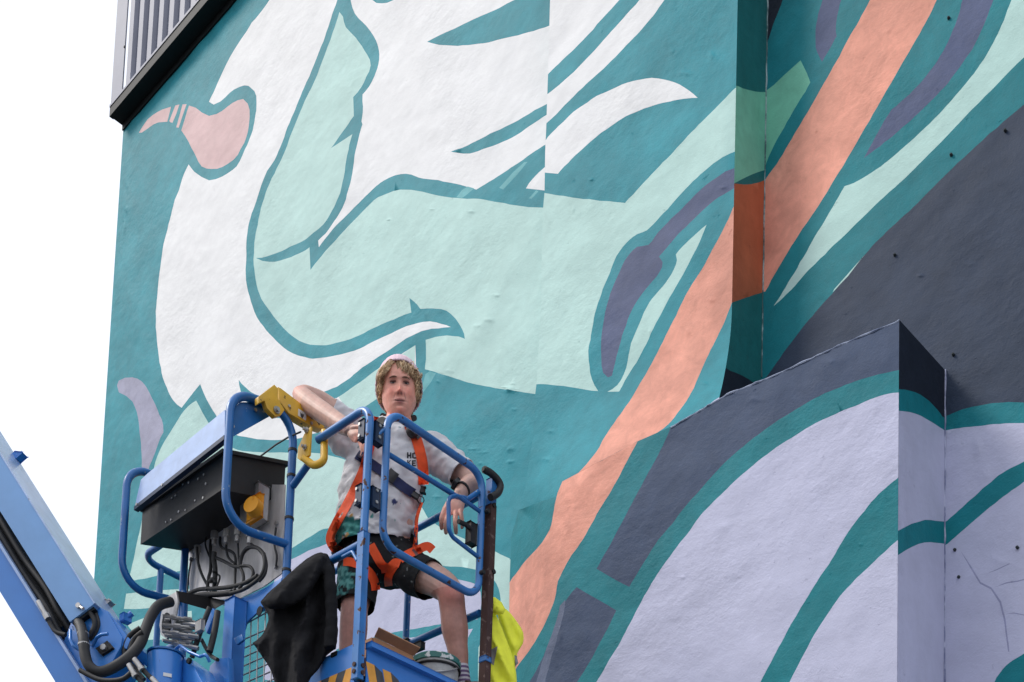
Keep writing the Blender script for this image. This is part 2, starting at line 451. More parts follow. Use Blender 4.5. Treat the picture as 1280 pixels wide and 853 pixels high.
# wall left of the crease
a_r1 = abz(on_b(765, 425, b1))[0]
out1 = [PX(a_left, b1, z_top), PX(a_left, b1, 0), PX(a_r1, b1, 0), PX(a_r1, b1, z_top)]
W1 = [
 ('white', "352,-25* 336.7,0 319,23.4 300.4,50.4 285,77 271,105.5 261.2,127.7* 267.6,131.2 275.8,127.7 287.5,117 299,109 311,107.8 318,113.7 321,126.6 319.8,145 314.5,168.8 306,188 295.7,208 278,221 261.7,225.7 251,221 243,215 235.2,205.8* 227.7,224.5 217.2,257.3 206.6,299.5 199.6,339.4 196.6,367.5 195,390 195.6,421 199.6,453.7 207.8,484.2 217,501 226.6,510* 250,480.7* 259.4,500.6 270,519.4* 278,534 291,542.3 306.7,546.5 330,549.7 357.4,549.7 378.5,546.5 430,530* 470,480* 560,440* 735,430* 735,-25*"),
 ('teal', "427,-25* 421.6,0 406.4,46.9 390,89 381,110 362.5,154.7 343.75,200 334.4,214 325,238.6 314.5,266.7 308.6,297 307.2,330 308.6,358 315.6,383.4 325,403.4 341.4,422 360,438.5 381,446.7 400,447.9* 408.8,488.3* 422.8,496.5* 446,481 467,465 502.5,441.4 519,432* 519.5,460* 530.6,462* 600,480* 735,500* 735,160* 680.6,182.3* 638,210 595,237.4* 582,232.7 554,226.9 523.6,222 514,218 500,217.5 486,222 469.7,232.7 451,250 420.5,283 398.2,309* 397.5,300.7* 411,287.8 425,266.7 434.5,243.3 440.4,217.5 444.5,190 446,182.8 453.3,155.9* 452,152 453.75,140.6 452.8,118.4* 465,103 472,86.7 473.7,68 469.7,50.4 458,32.8 442.7,16.4 438,0 436,-25*"),
 ('mint', "425,16* 415.8,42 390,111.3 379,133.6 353,197 346,210.5 334.4,236 325,266.7 320.3,290 318,318 319,344 322,362 327.3,374 341.4,395 360,416 381,429 400,431.5 413.4,430 437,423.8 460,413.3 483.8,402.7 500,395.7 514,391* 512,372.3* 521.3,380.5 526,386.3* 540,385.9 551.7,386.3 563.4,392.2 574,405 581.7,423.8* 572.8,420.8 558.75,419.8 544.7,421.5 532.3,425.5* 533,436.7 530.6,461.3* 554,468.4 589,479 624.4,486 669,493* 735,503* 735,265* 678.75,260 647.8,257 605.6,249.8 577.5,248.4 549.4,245 521,238.6 500,237.4 483.75,241.4 467.3,250 444,273.75 415.8,305 398,325 388.3,337.5* 386.4,309* 376.6,316 357.8,324 336.7,327.7 320.8,323.4* 335,321 353,313.6 381,299.5 392,291 404,280.8 418,259.7 427.5,236.25 432,208 434.5,195 440.4,167.6* 413.4,185* 428,165 442.7,145.3* 441,120.7* 458,96 463,82 458,68 444,46.9 432,34 428.7,21"),
 ('mint', "503.7,441.4* 518.7,432* 518,452* 520,475* 470,500* 440,520* 422.8,496.5* 446,481 467,465"),
 ('white', "380,446.7* 390,448 413.4,445.6 437,440 460,430.9 483.8,419 502.5,409.8 521.3,403.9 537.7,402 551.7,404.4 563.4,409* 540,411.4 521,416.8 500,427.3 476.7,443.8 453.3,460 432,476.6 408.8,488.3* 395,497* 375,470*"),
 ('teal', "298,474.8* 307,485 319.4,493.8 338,501 362,500 385,494 408.8,488 432,476.6* 446,481* 422.8,496.5 400,508 376,517 351,523 336,520 321,512 308,502 301,489"),
 ('teal', "645.5,0* 534,52* 549.4,56.7 572.8,57.4 591.6,56 633.75,47.6 686.5,31.6* 735,20* 735,-40*"),
 ('teal', "563.4,190.3* 584.5,181.6 624.4,161.7 683,130* 735,100* 735,115* 683,143* 657,161.7 633.75,174.6 610,185 586.9,191.7"),
 ('teal', "463,-6* 465,0 471,4.2 483.75,4.2 494.3,0 500,-8*"),
 ('white', "657.2,235.8* 665,225 680.6,210.5* 735,170* 735,239* 680.6,238.6*"),
 ('pink', "237,132.4* 232,147 226.6,163* 236,178 245.3,196.4 252.3,208 264,211.6 278,208.6 292,200 301,187 308.6,171 312,145.3 309.8,130 303.9,124.2 296.9,125.4 285,133.6 271,143 261.7,145.3 252.3,140.6 245,135"),
 ('pink', "227.7,131* 233.6,131* 223,159.4* 220,158.9*"),
 ('pink', "218.8,131.7* 224,130.8* 215.3,153.5* 213,152.8* 211.5,151*"),
 ('pink', "213.7,133.6* 203,137 191.4,144 179.7,155.9 173.8,166.4* 177.3,165.9 186.7,159.4 198.4,153.5 209,151.9*"),
 ('dusty', "145.7,481.9 148,476 156,472 165.6,472 177.3,477.2 186.7,491 197.3,512.3 203.5,531 203.8,540.5* 196,560 184.5,588* 177,588* 175.9,555 171.7,521 165.3,502 158,494.8 148.4,490.6"),
 ('mint', "245.5,501* 260.3,527.5 276,549 296.2,562.4 323.6,565.5 357.4,566 385,566 410,569 440,578* 525,610* 521,634* 527,645* 470,690* 411.5,661 388,671 362,687 330,700* 300,715* 232.9,711.7* 197,720 160.6,727* 168.4,692.3 178.7,646 186,610 192.8,582.4 199,565.5 211.8,542.3 230.8,512.8"),
 ('mint', "521,628* 525.7,633 536,648.5 554,661.4 575,671.5 613,687 637.8,698.8 735,738* 735,853* 560,853* 480,800* 480,650*"),
 ('teal', "540,704* 556.6,707.8 577,709 600,713.5 613,719 623,736 626,755 622,775 608,800 588,815* 560,853* 480,853* 480,700*"),
 ('lilac', "345,712* 363,700 386,688.5 411,679.4 450,672* 520,690* 556,722* 580,725.8 595,731 600,740 601,760 590,788 575,812* 562,822* 520,835* 420,860* 330,850*"),
 ('teal', "420,812* 477.7,794 500,789.4 548,780.8 600,774* 600,785* 548,791.8 500,800 470,807 420,826*"),
 ('teal', "488,846* 510,832 530,827 562,822* 575,812* 600,806* 640,870* 470,870*"),
 ('mint', "158,742.6* 200,738 240,736* 240,753* 194,759.4 155.5,762*"),
 ('mint', "159,781* 182,772* 210,768* 240,764* 240,800* 182,800* 170,795*"),
 ('mint', "598,810* 606,795 620,786* 640,786* 640,900* 596,900*"),
]
W1 += [('wash', "570.5,246.8* 577,238* 584.5,232.7* 592,235.5* 584,243* 577.5,248*"), ('wash', "624,235* 640,217* 655,203* 660,203* 645,220* 629,237*"), ('wash', "660.7,248* 671,238* 673.5,240* 664,249*"), ('wash', "525,495* 531,468* 537,464* 545,467* 538,478*")]
LUMPS = [(637, 488, 6.0, 3.2, 0.020), (641, 480, 2.4, 1.2, 0.009), (638, 562, 4.5, 3.0, 0.010), (639, 578, 3.8, 2.2, 0.009), (643, 512, 3, 1.8, 0.009),
         (604, 566, 4.5, 1.6, 0.007), (592, 562, 8, 1.4, 0.006), (601, 580, 2.6, 2, 0.006), (548, 477, 2.2, 1.8, 0.006), (545, 621, 4.5, 1.6, 0.006),
         (562, 464, 5, 2, 0.005), (612, 401, 6, 3, 0.006), (598, 408, 5, 2.6, 0.006), (486, 275, 2.4, 1, 0.007), (540, 262, 2.4, 1, 0.006), (620, 370, 5, 2, 0.007),
         (160, 235, 1.6, 5, 0.012), (159, 262, 1.6, 4, 0.012), (155, 285, 1.4, 7, 0.010), (150, 312, 1.4, 6, 0.010), (590, 265, 4, 2, 0.006)]
panel('mural_wall', out1, W1, lambda x, y: on_b(x, y, b1), NB, bld, 'teal', lumps=LUMPS, label='left wall face with the white long-necked bird and its pink beak')

# wall between the crease and the step
crease = [(687.6, 0), (685, 93), (683, 154), (681.5, 190), (680.6, 241), (678.75, 262), (677, 330), (676.4, 380), (674.8, 408.6), (670.5, 481), (669, 493), (666.6, 544.5), (656.3, 610), (647, 640), (639, 675)]
top2 = PX(abz(on_b(688, 0, b2))[0], b2, z_top)
def sidex(a, b, z0, z1, n=16): return [PX(a, b, z0 + (z1 - z0) * i / (n - 1)) for i in range(n)]
z_blk = on_a(914, 500, a920).z
zz = abz(on_b(917, 540, b2))[2]
cr = [(p[0], p[1]) for p in crease]
TOPK = [(648, 638), (695, 621), (703, 602), (764, 569.3), (796.6, 552), (838.75, 533.4), (909, 492.4), (970, 467.8)]
def flare(x, y):
    d = interp(x, TOPK) - y
    t = 1 - max(0, min(1, d / 105)); return 0.10 * t * t * ss01((x - 655) / 45)
EDGE920 = []
for i in range(15):
    q = PX(a920, b2, on_a(917, 370 + i * 11, a920).z)
    for _ in range(4): q = PX(a920, b2 - flare(q[0], q[1]), on_a(917, 370 + i * 11, a920).z)
    EDGE920.append(q)
out2 = [top2] + cr + [(637, 700), (668, 676), (702, 640), (764, 600), (840, 566)] + EDGE920[::-1] + [PX(a920, b2, z_top)]
W2 = [
 ('white', "688,-40* 687.6,0* 685,92.6* 660,92* 660,-40*"),
 ('white', "805,-40* 774.3,0 763.75,11.7 716.9,62 685,92.6* 670,100* 670,-40*"),
 ('white', "838,-40* 831.7,0* 801,38.7 763.75,77 728.6,110 683,154.7* 665,170* 665,134* 684,118.4* 716.9,90 759,44.5 800,0* 804,-40*"),
 ('white', "871.6,121.9* 855,109 836.4,100.8 815.3,98 791.9,102 763.75,111.3 740,124 712,145.3 681.7,175.8* 665,192* 665,214* 681,216* 697.7,218* 714.5,199 742.7,173.4 777.8,148.8 810.6,133.6 843.4,125.4"),
 ('mint', "665,240* 680.5,241.4* 716.9,247.5 749.7,251 781.3,253.8* 801.25,232.7 834,199 869,161.7 897,133.6 922,107.8* 935,95* 935,182* 919.6,189.4* 904.4,197.6 885.6,210.5 862,231.6 838.75,256 820,276 808.3,287.8 796.6,292.5 782.5,304.2 770.8,320.6 761.4,341.7 753.5,362 746,385.8 740.3,411.6 736.8,439.7 737.5,458.4 740.3,474.8 747.3,488.9* 726,486.6 698,482.3 655,480*"),
 ('purple', "935,198* 919.6,209.3* 895,223.4 871.6,242 848,264.4 822.3,290 810.6,306 796.6,309 784.8,320.6 773,344 763,368 755.5,399.8 751.6,428 752,449 754.4,466.6 760,472 765,470 770.8,446.7 780,414 794,381 806,362.5 824.7,339.4 828.2,327.7 823.5,320.6* 836.4,306.6 852.8,287.8 871.6,269 888,255 904.4,243.3 918.9,235* 935,226*"),
 ('mint', "883.3,281.25* 862,300 844.6,318.3 845.8,325 842,337 831.7,353.4 812,378 800,404.5 789.5,430.3 784.8,451.4 780,467.8 772,481.9 759,489.6* 774.3,490.3* 784.8,470 801.25,442 820,404.5 834,378 857.5,337 876.25,299.5"),
 ('orange', "935,230* 918.4,256.2* 904.4,285.5 881,330 860,364 838.75,406.9 810.6,460.8 782.5,507.7 757,545 745.3,565.8 724.2,590.4* 700,640* 790,600* 796,560* 829.4,535.8* 843.4,521.7 862,496 883.3,449 904.4,404.5 915,378.75* 935,335*"),
 ('lilac', "911,489* 909,493.5* 880,511* 893,501*"),
]
panel('mural_wall', out2, W2, lambda x, y: on_b(x, y, b2 - flare(x, y)), NB, bld, 'teal', label='middle wall face between the crease and the inner step',
      lumps=[(855, 92, 8, 3, .008), (842, 66, 4, 5, .007), (890, 70, 5, 5, .007), (905, 235, 5, 2, .006), (717, 262, 2, 4, .005), (740, 225, 3, 1.5, .006), (890, 375, 3, 3, .006), (860, 415, 3, 4, .006), (812, 415, 2, 4, .005), (880, 480, 4, 2, .006), (690, 540, 4, 3, .007), (683, 575, 6, 3, .006)])
# the hidden return of that wall back to the left one
rv = []
for (x, y) in [top2] + crease:
    P = on_b(x, y, b2); rv += [P, P + BX * 0.12]
obj('wall_return', rv, [(2 * i, 2 * i + 1, 2 * i + 3, 2 * i + 2) for i in range(len(rv) // 2 - 1)], PAINT['teal'], bld)

# return face of the step
out3 = [PX(a920, b2, z_top)] + EDGE920 + [PX(a920, b2 - .1, zz - .4), PX(a920, b3, zz - .4), PX(a920, b3, z_top)]
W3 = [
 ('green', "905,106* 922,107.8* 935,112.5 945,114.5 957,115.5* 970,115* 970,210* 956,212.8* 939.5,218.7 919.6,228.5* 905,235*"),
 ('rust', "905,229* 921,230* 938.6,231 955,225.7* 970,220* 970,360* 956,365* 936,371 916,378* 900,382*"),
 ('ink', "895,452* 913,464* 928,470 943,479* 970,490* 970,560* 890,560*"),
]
panel('wall_return', out3, W3, lambda x, y: on_a(x, y, a920), -AX, bld, 'deep', step=10, amp=0.004)  # the wall's teal and salmon bands carry on here in darker tones

# recessed wall on the right
a_far = abz(on_b(2150, 425, b3))[0]
out4 = [PX(a920, b3, z_top), PX(a920, b3, 0), PX(a_far, b3, 0), PX(a_far, b3, z_top)]
W4 = [
 ('ink', "950,-30* 950,0* 957,60* 959.4,53.4 966.8,29.7 977.8,0* 984,-30*"),
 ('purple', "1031,-30* 1027.7,0 1023,17.8 1019.4,38.6 1020,59.4 1027.7,77.8* 1037,62 1046,46* 1045.5,26.7 1051.4,0* 1054,-30*"),
 ('green', "1001,75.7* 1008.4,92* 1013.4,103.3* 989,142.5 971,175 960.9,196 956,211* 945,230* 945,120* 956,115*"),
 ('orange', "1106,-30* 1087.6,0* 1060,50.5 1030.6,104 989,175 971,205 955,227* 940,260* 940,365* 956.4,364.7* 989,308.3 1028,250 1078,166 1113.8,104 1149.4,41.6 1170.8,0* 1186,-30*"),
 ('purple', "1206,-30* 1203.4,0* 1194,32.7 1179,65.3 1158.3,95 1131.6,121.7 1113.8,136.6* 1093,173.7 1079.6,197.4* 1119.7,166.3 1152.4,136.6 1185,104 1214.7,62.4 1229.6,32.7 1242,0* 1250,-30*"),
 ('mint', "1276,-30* 1265,0 1253,32.7 1232.5,71.3 1205.8,106.9 1173,142.5 1125.7,187 1084,219.7 1055.9,233* 1048,247 1018.8,296.4 989,347 966.8,382.5* 989,361.7 1018.8,329 1066,284.5 1106,246 1155,199 1214.7,136.6 1280,71.3 1340,10* 1400,-60*"),
 ('shaded_navy', "2300,-900* 1400,10* 1280,130.6* 1211.8,190 1153,248 1107.8,290.5 1078,321.6 1039.5,367.7 1001,412 959.4,470* 930,505* 930,620* 2300,620*"),
 ('mint', "1081,318.7* 1042.5,361.7* 1040,366* 1060,345* 1078,322*"),
 ('jade', "1140,535* 1179.3,521.4* 1209,510 1248,504 1280,504 1340,512* 2300,560* 2300,620* 1340,540* 1280,529.6 1219,533 1180,538.3* 1140,552*"),
 ('lilac', "1140,552* 1180,538.3* 1219,533 1280,529.6 1340,538* 2300,600* 2300,2600* 1130,2600*"),
 ('jade', "1150,668* 1184,651.6* 1209,629 1248,595 1280,577 1340,545* 1340,565* 1280,602 1243,629 1209,658 1185,679.7* 1150,700*"),
 ('jade', "1320,780* 1280,816.8 1257.7,832 1243,853 1230,900* 1330,900*"),
 ('crack', "1200,688* 1214,708* 1226,728* 1240,735* 1252,752* 1257,775* 1262,815* 1260,815* 1255,777* 1250,754* 1239,737* 1225,730* 1212,709*"),
 ('crack', "1243,735* 1258,728* 1272,726* 1285,722* 1285,723.5* 1272,727.5* 1259,729.7*"),
 ('crack', "1232,718* 1246,712* 1262,704* 1262,705.3* 1246,713.4*"),
 ('crack', "1256,768* 1268,766* 1285,770* 1285,771.3* 1268,767.5*"),
]
panel('mural_wall', out4, W4, lambda x, y: on_b(x, y, b3), NB, bld, 'jade', label='recessed right wall face with the salmon stripe and the large slate area', amp=0.005,
      lumps=[(1230, 590, 6, 14, .006), (1222, 560, 5, 10, .006), (1110, 38, 4, 4, .005), (1250, 700, 12, 6, .006), (1262, 760, 8, 12, .005), (1150, 345, 4, 2, .006), (1212, 330, 6, 3, .006)])

# low buttress in front, its left flank flaring out of the wall
topk = [(1124, 400), (1047, 432), (970, 467.8), (909, 492.4), (838.75, 533.4), (796.6, 552), (764, 569.3), (703, 602), (695, 621), (670, 629), (648, 638)]
leftk = [(639, 671), (637, 727), (635, 853), (632, 1000), (628, 2300)]
def interp(y, tab):
    if y <= tab[0][0]: return tab[0][1]
    for (y0, x0), (y1, x1) in zip(tab, tab[1:]):
        if y <= y1: return x0 + (x1 - x0) * (y - y0) / (y1 - y0)
    return tab[-1][1]
XL = [(560, 655), (638, 647), (671, 638.5), (727, 636.5), (853, 634.5), (2300, 627)]
XF = [(560, 745), (602, 722), (625, 708), (690, 700), (740, 698), (800, 690), (853, 686), (2300, 680)]
def map_k(x, y):
    t = (x - interp(y, XL)) / (interp(y, XF) - interp(y, XL)); t = max(0, min(1, t)); t = math.sin(t * math.pi / 2) ** 1.3
    return on_b(x, y, (b2 - 0.010) * (1 - t) + b_k * t)
zk_bot = 0.0
out5 = topk + leftk[:-1] + [PX(a_s + 2.2, b2, 0), PX(a_s, b_k, 0)]
W5 = [
 ('orange', "703,602* 724,590* 764,569.3* 796.6,552* 812,540* 796.9,551.7* 782.8,577.5 764,612.7 745.3,643 729,673.6 707.8,704 697.3,725.7 692.6,749 684.4,772.5 670.3,798.3 646.9,834.6* 630,865* 615,860* 615,745* 637.5,728* 656.25,701.7 677.3,678.3 686.7,661.9 692.6,638.4 697.3,615"),
 ('navy', "850,515* 838.75,533.4* 825,563.4 801.6,608 773.4,661.9 745.3,711* 786.3,734* 806.25,701.7 822.7,674.8 839,654.8 860,629 880,607 909,575.6 947.8,544 1001,507.8 1049.5,483.6 1088,471.5 1123,462.8* 1140,458* 1140,380*"),
 ('lilac', "1140,487* 1123,490.8* 1093,498 1049.5,515 1001,539.3 952.6,573 914,607 879,640 857.8,667.7 841.4,690 825,713.4 805,745 785,784 768.75,814.7 745.3,853* 720,900* 620,2400* 1140,2400*"),
 ('jade', "1140,578* 1121,598.8* 1098,619 1068.9,653 1035,706 1001,759.6 976.9,803 950,853* 935,890* 970,890* 986.5,853* 1015.6,798 1030,774 1054,740 1088,706 1123,674.9* 1140,662*"),
 ('navy', "720.7,734* 770,762.7* 750,803 721.9,853* 705,890* 640,890* 661,853 670.3,838 682,814.7 693.75,784 703,758.5 710,746.75"),
]
W5 += [('navy_highlight', "699,757* 706,750* 704,770 696,800 687,830 680,860* 668,860* 677,830 688,798 696,772")]  # pale streak painting the highlight along the rounded flank
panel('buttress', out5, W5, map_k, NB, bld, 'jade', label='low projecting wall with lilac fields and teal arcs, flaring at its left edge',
      lumps=[(852, 722, 3, 2, .006), (700, 790, 3, 16, .008), (693, 830, 5, 12, .008), (775, 618, 4, 6, .005), (905, 660, 10, 5, .004), (850, 770, 14, 6, .005), (1060, 790, 8, 12, .005), (1040, 452, 5, 3, .005), (945, 500, 8, 4, .005), (1075, 680, 3, 2, .004)])
tv = []
for (x, y) in topk:
    P = map_k(x, y); bb = abz(P)[1]; tv += [P, P + BX * (b3 - bb - 0.004 if x > 905 else max(0.004, b2 - bb + 0.06))]
obj('buttress_top', tv, [(2 * i, 2 * i + 1, 2 * i + 3, 2 * i + 2) for i in range(len(topk) - 1)], PAINT['navy'], bld)
# side face of the buttress
ztk = map_k(1124, 400).z; z2 = on_a(1179, 460, a_s).z
a_s2 = abz(map_k(1124, 400))[0]
out6 = [PX(a_s, b_k, ztk), PX(a_s, b_k, 0), PX(a_s, b3, 0), PX(a_s, b3, z2)]
W6 = [
 ('ink', "1110,380* 1200,380* 1200,530* 1178,521* 1151,494 1124.5,487* 1105,485*"),
 ('lilac', "1105,508* 1124.5,513.6* 1151,520 1180,538* 1200,552* 1200,2500* 1100,2500*"),
 ('jade', "1105,672* 1124.5,662.8* 1140,655 1156,650.7 1184,653* 1200,655* 1200,684* 1184,680.7* 1156,678.3 1140,684 1124.5,692.8* 1105,704*"),
]
panel('buttress_side', out6, W6, lambda x, y: on_a(x, y, a_s), -AX, bld, 'jade', step=11, amp=0.003)
# filler beads in the inner corners and the worn edge of the buttress
def bead_mat(name, rgb, under, lo, hi, sc):
    m, n, b = nodes_of(name); c, src, nz = vary(n, (1, 1, 1), sc, 0.1)
    mr = n.nodes.new('ShaderNodeMapRange'); mr.inputs['From Min'].default_value = lo; mr.inputs['From Max'].default_value = hi; n.links.new(nz.outputs['Fac'], mr.inputs['Value'])
    mxx = n.nodes.new('ShaderNodeMix'); mxx.data_type = 'RGBA'; mxx.inputs['A'].default_value = (*under, 1); mxx.inputs['B'].default_value = (*rgb, 1)
    n.links.new(mr.outputs[0], mxx.inputs['Factor']); n.links.new(mxx.outputs['Result'], b.inputs['Base Color']); b.inputs['Roughness'].default_value = .8
    bump(n, b, src, 60, .6, .004); return m
rn = random.Random(2)
def bead(name, P, r, mat):
    m = MB(); m.tube([p + Vector((rn.uniform(-1, 1), rn.uniform(-1, 1), rn.uniform(-1, 1))) * r * .35 for p in P], [r * rn.uniform(.6, 1.2) for p in P], 6); return m.build(name, mat, bld)
BEADW = bead_mat('chipped_white_filler', srgb(150, 170, 172), srgb(60, 90, 92), .42, .55, 9)
BEADL = bead_mat('pale_lilac_filler', srgb(178, 182, 206), srgb(110, 116, 150), .40, .55, 9)
EDGEW = bead_mat('worn_slate_edge', srgb(150, 160, 184), srgb(80, 92, 120), .36, .56, 14)
zb_ = on_a(956, 476, a920).z
bead('filler_bead', [pt(a920 - .002, b3 - .002, zb_ + (11.2 - zb_) * i / 90) for i in range(91)], .0042, BEADW)
bead('filler_bead', [pt(a_s - .002, b3 - .002, 2.5 + (z2 - 2.5) * i / 70) for i in range(71)], .0045, BEADL)
ed = [Vector((x, y, 0)) for x, y in topk[:5]]
ed = [ed[i].lerp(ed[i + 1], k / 12) for i in range(4) for k in range(12)] + [ed[-1]]
bead('worn_edge', [map_k(p.x, p.y + 1.2) + BX * .0015 for p in ed], .0055, EDGEW)
# old wall plugs on the recessed wall
PLUG = simple('dark_plug', (0.03, 0.04, 0.045), 0.8)
for (x, y) in [(1186.5, 23.8), (1189.5, 194.5), (1257, 164), (1119, 319.6), (1192, 444), (1194, 688), (1199, 722), (1272, 685)]:
    m = MB(); P = on_b(x, y, b3); m.disc(P - BX * 0.010, BX, 0.0065, 0.02, 9); m.ball(P - BX * 0.010, 0.006, sub=1)
    m.build('wall_plug', PLUG, bld)

# corrugated cladding hung over the top of the left wall
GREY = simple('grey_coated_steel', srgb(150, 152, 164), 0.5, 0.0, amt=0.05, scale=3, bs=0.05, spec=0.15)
GREYD = simple('shaded_grey_coated_steel', srgb(100, 104, 122), 0.5, 0.0, amt=0.06, scale=3, bs=0.05, spec=0.15)  # darker copy of the grey, painting shade into the recessed flats
DARK = simple('black_trim_steel', (0.010, 0.013, 0.015), 0.6, spec=0.2)
a_f = abz(on_b(155.5, 90, b_cl))[0]
per = abs(abz(on_b(166 + 11.9, 60, b_cl))[0] - abz(on_b(166, 60, b_cl))[0])
a_ph = abz(on_b(166, 60, b_cl))[0]
zt2 = z_c + 3.2
cv, cf, ci = [], [], []
prof = []
a = a_ph + 0.5 * per
while a > a_ph - 30 * per:
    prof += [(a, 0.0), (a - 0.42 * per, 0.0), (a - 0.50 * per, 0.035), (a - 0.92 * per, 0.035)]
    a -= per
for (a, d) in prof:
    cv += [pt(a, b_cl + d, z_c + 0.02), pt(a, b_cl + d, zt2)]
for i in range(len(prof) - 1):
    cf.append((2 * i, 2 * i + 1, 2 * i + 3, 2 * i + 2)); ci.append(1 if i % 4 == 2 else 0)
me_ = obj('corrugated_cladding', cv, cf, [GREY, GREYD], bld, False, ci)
a_end = prof[-1][0]
m = MB()
m.box(pt((a_cl + a_f) / 2, b_cl - 0.006, (z_c + zt2) / 2), AX * ((a_cl - a_f) / 2), BX * 0.006, ZX * ((zt2 - z_c) / 2 - 0.01))
m.build('corner_flashing', GREY, bld)
for (x, y) in [(156, 59), (153.5, 115), (144, 126)]:
    q = MB(); q.disc(on_b(x, y, b_cl - 0.012), -BX, 0.010, 0.008, 8); q.build('flashing_bolt', DARK, bld)
m = MB()   # bottom trim: thin pale lip over a black drip
am, hl = (a_cl + a_end) / 2, (a_cl - a_end) / 2
m.box(pt(am, b_cl - 0.012, z_c + 0.035), AX * hl, BX * 0.012, ZX * 0.012)
m.build('trim_lip', GREY, bld)
m = MB()
m.box(pt(am, b_cl + 0.002, z_c - 0.022), AX * hl, BX * 0.020, ZX * 0.045)
m.box(pt(am, (b_cl + b1) / 2 + 0.012, z_c - 0.045), AX * (hl - 0.001), BX * ((b1 - b_cl) / 2), ZX * 0.014)
m.box(pt((a_left + a_end) / 2, b1 - 0.009, z_c - 0.085), AX * ((a_left - a_end) / 2 - .004), BX * 0.006, ZX * 0.035)  # black strip on the wall standing in for the shadow under the soffit
m.build('trim_drip_and_shadow', DARK, bld)
m = MB()
m.box(pt((a_cl + a_end) / 2, b1 + 3.6, z_c + 1.75), AX * ((a_cl - a_end) / 2 - .06), BX * 3.5, ZX * 1.72)
m.build('upper_storey', GREY, bld)
m = MB()
m.box(pt((a_left + a_end) / 2, b1 + 3.6, z_top / 2 - .03), AX * ((a_left - a_end) / 2 - .0), BX * 3.1, ZX * (z_top / 2 - .04))
m.build('wall_core', PAINT['teal'], bld)
ev = [pt(a_left, b1, 0), pt(a_left, b1 + .6, 0), pt(a_left, b1 + .6, z_c - .03), pt(a_left, b1, z_c - .03)]
obj('end_wall', ev, [(0, 1, 2, 3)], PAINT['teal'], bld)

# ------------------------------------------------------------------ materials of the lift
def chipped(name, rgb, chip, lo, hi, scale=38, rough=0.38, coat=0.22, amt=0.16):
    m, n, b = nodes_of(name)
    c, src, _ = vary(n, rgb, 9, amt)
    nz = n.nodes.new('ShaderNodeTexNoise'); nz.inputs['Scale'].default_value = scale; nz.inputs['Detail'].default_value = 4
    n.links.new(src, nz.inputs['Vector'])
    mr = n.nodes.new('ShaderNodeMapRange'); mr.inputs['From Min'].default_value = lo; mr.inputs['From Max'].default_value = hi
    n.links.new(nz.outputs['Fac'], mr.inputs['Value'])
    mxx = n.nodes.new('ShaderNodeMix'); mxx.data_type = 'RGBA'
    n.links.new(mr.outputs[0], mxx.inputs['Factor']); n.links.new(c, mxx.inputs['A']); mxx.inputs['B'].default_value = (*chip, 1)
    n.links.new(mxx.outputs['Result'], b.inputs['Base Color'])
    rr = n.nodes.new('ShaderNodeMapRange'); rr.inputs['To Min'].default_value = rough; rr.inputs['To Max'].default_value = 0.85
    n.links.new(mr.outputs[0], rr.inputs['Value']); n.links.new(rr.outputs[0], b.inputs['Roughness'])
    b.inputs['Coat Weight'].default_value = coat; b.inputs['Coat Roughness'].default_value = 0.2
    b1_ = bump(n, b, src, 220, 0.08, 0.001)
    bp = n.nodes.new('ShaderNodeBump'); bp.inputs['Strength'].default_value = 0.5; bp.inputs['Distance'].default_value = 0.001; bp.invert = True
    n.links.new(mr.outputs[0], bp.inputs['Height']); n.links.new(b1_.outputs[0], bp.inputs['Normal']); n.links.new(bp.outputs[0], b.inputs['Normal'])
    return m
RUSTC = (0.075, 0.030, 0.017)
BLUE = chipped('blue_enamel', srgb(10, 97, 165), (0.30, 0.36, 0.42), 0.68, 0.70, 40)
BLUEW = chipped('chipped_blue_enamel', srgb(46, 114, 180), RUSTC, 0.635, 0.665, 30)
BLUEP = chipped('sky_lit_pale_blue_enamel', srgb(158, 182, 222), (0.3, 0.35, 0.45), 0.72, 0.76, 30, 0.3, 0.4)  # sky reflection and sky light are put into this pale tone
DARKBLUE = simple('dark_blue_hinge', srgb(24, 44, 72), 0.5)
BLUEB = chipped('boom_blue_enamel', srgb(48, 122, 202), (0.05, 0.08, 0.14), 0.72, 0.75, 20, 0.35, 0.35, 0.05)
BLUEC = chipped('sun_faded_blue_enamel', srgb(120, 168, 222), (0.1, 0.15, 0.3), 0.74, 0.77, 18, 0.35, 0.35, 0.05)
RUSTY = chipped('rusty_brown_steel', srgb(66, 40, 34), srgb(110, 90, 84), 0.60, 0.66, 45, 0.7, 0)
YEL = chipped('yellow_enamel', srgb(226, 176, 48), (0.12, 0.07, 0.03), 0.66, 0.70, 40, 0.42, 0.15)
ORYEL = simple('orange_yellow_plastic', srgb(232, 158, 34), 0.4, amt=0.05, bs=0.03)
BLACKM = simple('black_powder_coat', (0.010, 0.0095, 0.010), 0.6, amt=0.2, scale=30, bs=0.2, bscale=300)
RUBBER = simple('black_rubber', (0.016, 0.016, 0.017), 0.62, amt=0.2, scale=40, bs=0.15, bscale=260)
STEEL = simple('dull_zinc_steel', (0.42, 0.41, 0.40), 0.42, 0.7, amt=0.25, scale=26, bs=0.2, bscale=90, stretch=(1, 1, 0.25))
BRUSH = simple('stained_stainless_sheet', (0.66, 0.63, 0.61), 0.4, 0.25, amt=0.4, scale=9, bs=0.12, bscale=60, stretch=(1, 1, 0.3))
WHITEP = simple('white_sticker', (0.75, 0.75, 0.74), 0.5, amt=0.04)
TAPEK = simple('black_hazard_tape', (0.06, 0.06, 0.066), 0.6, amt=0.4)
TAPEY = simple('orange_yellow_hazard_tape', srgb(228, 160, 62), 0.5, amt=0.12)

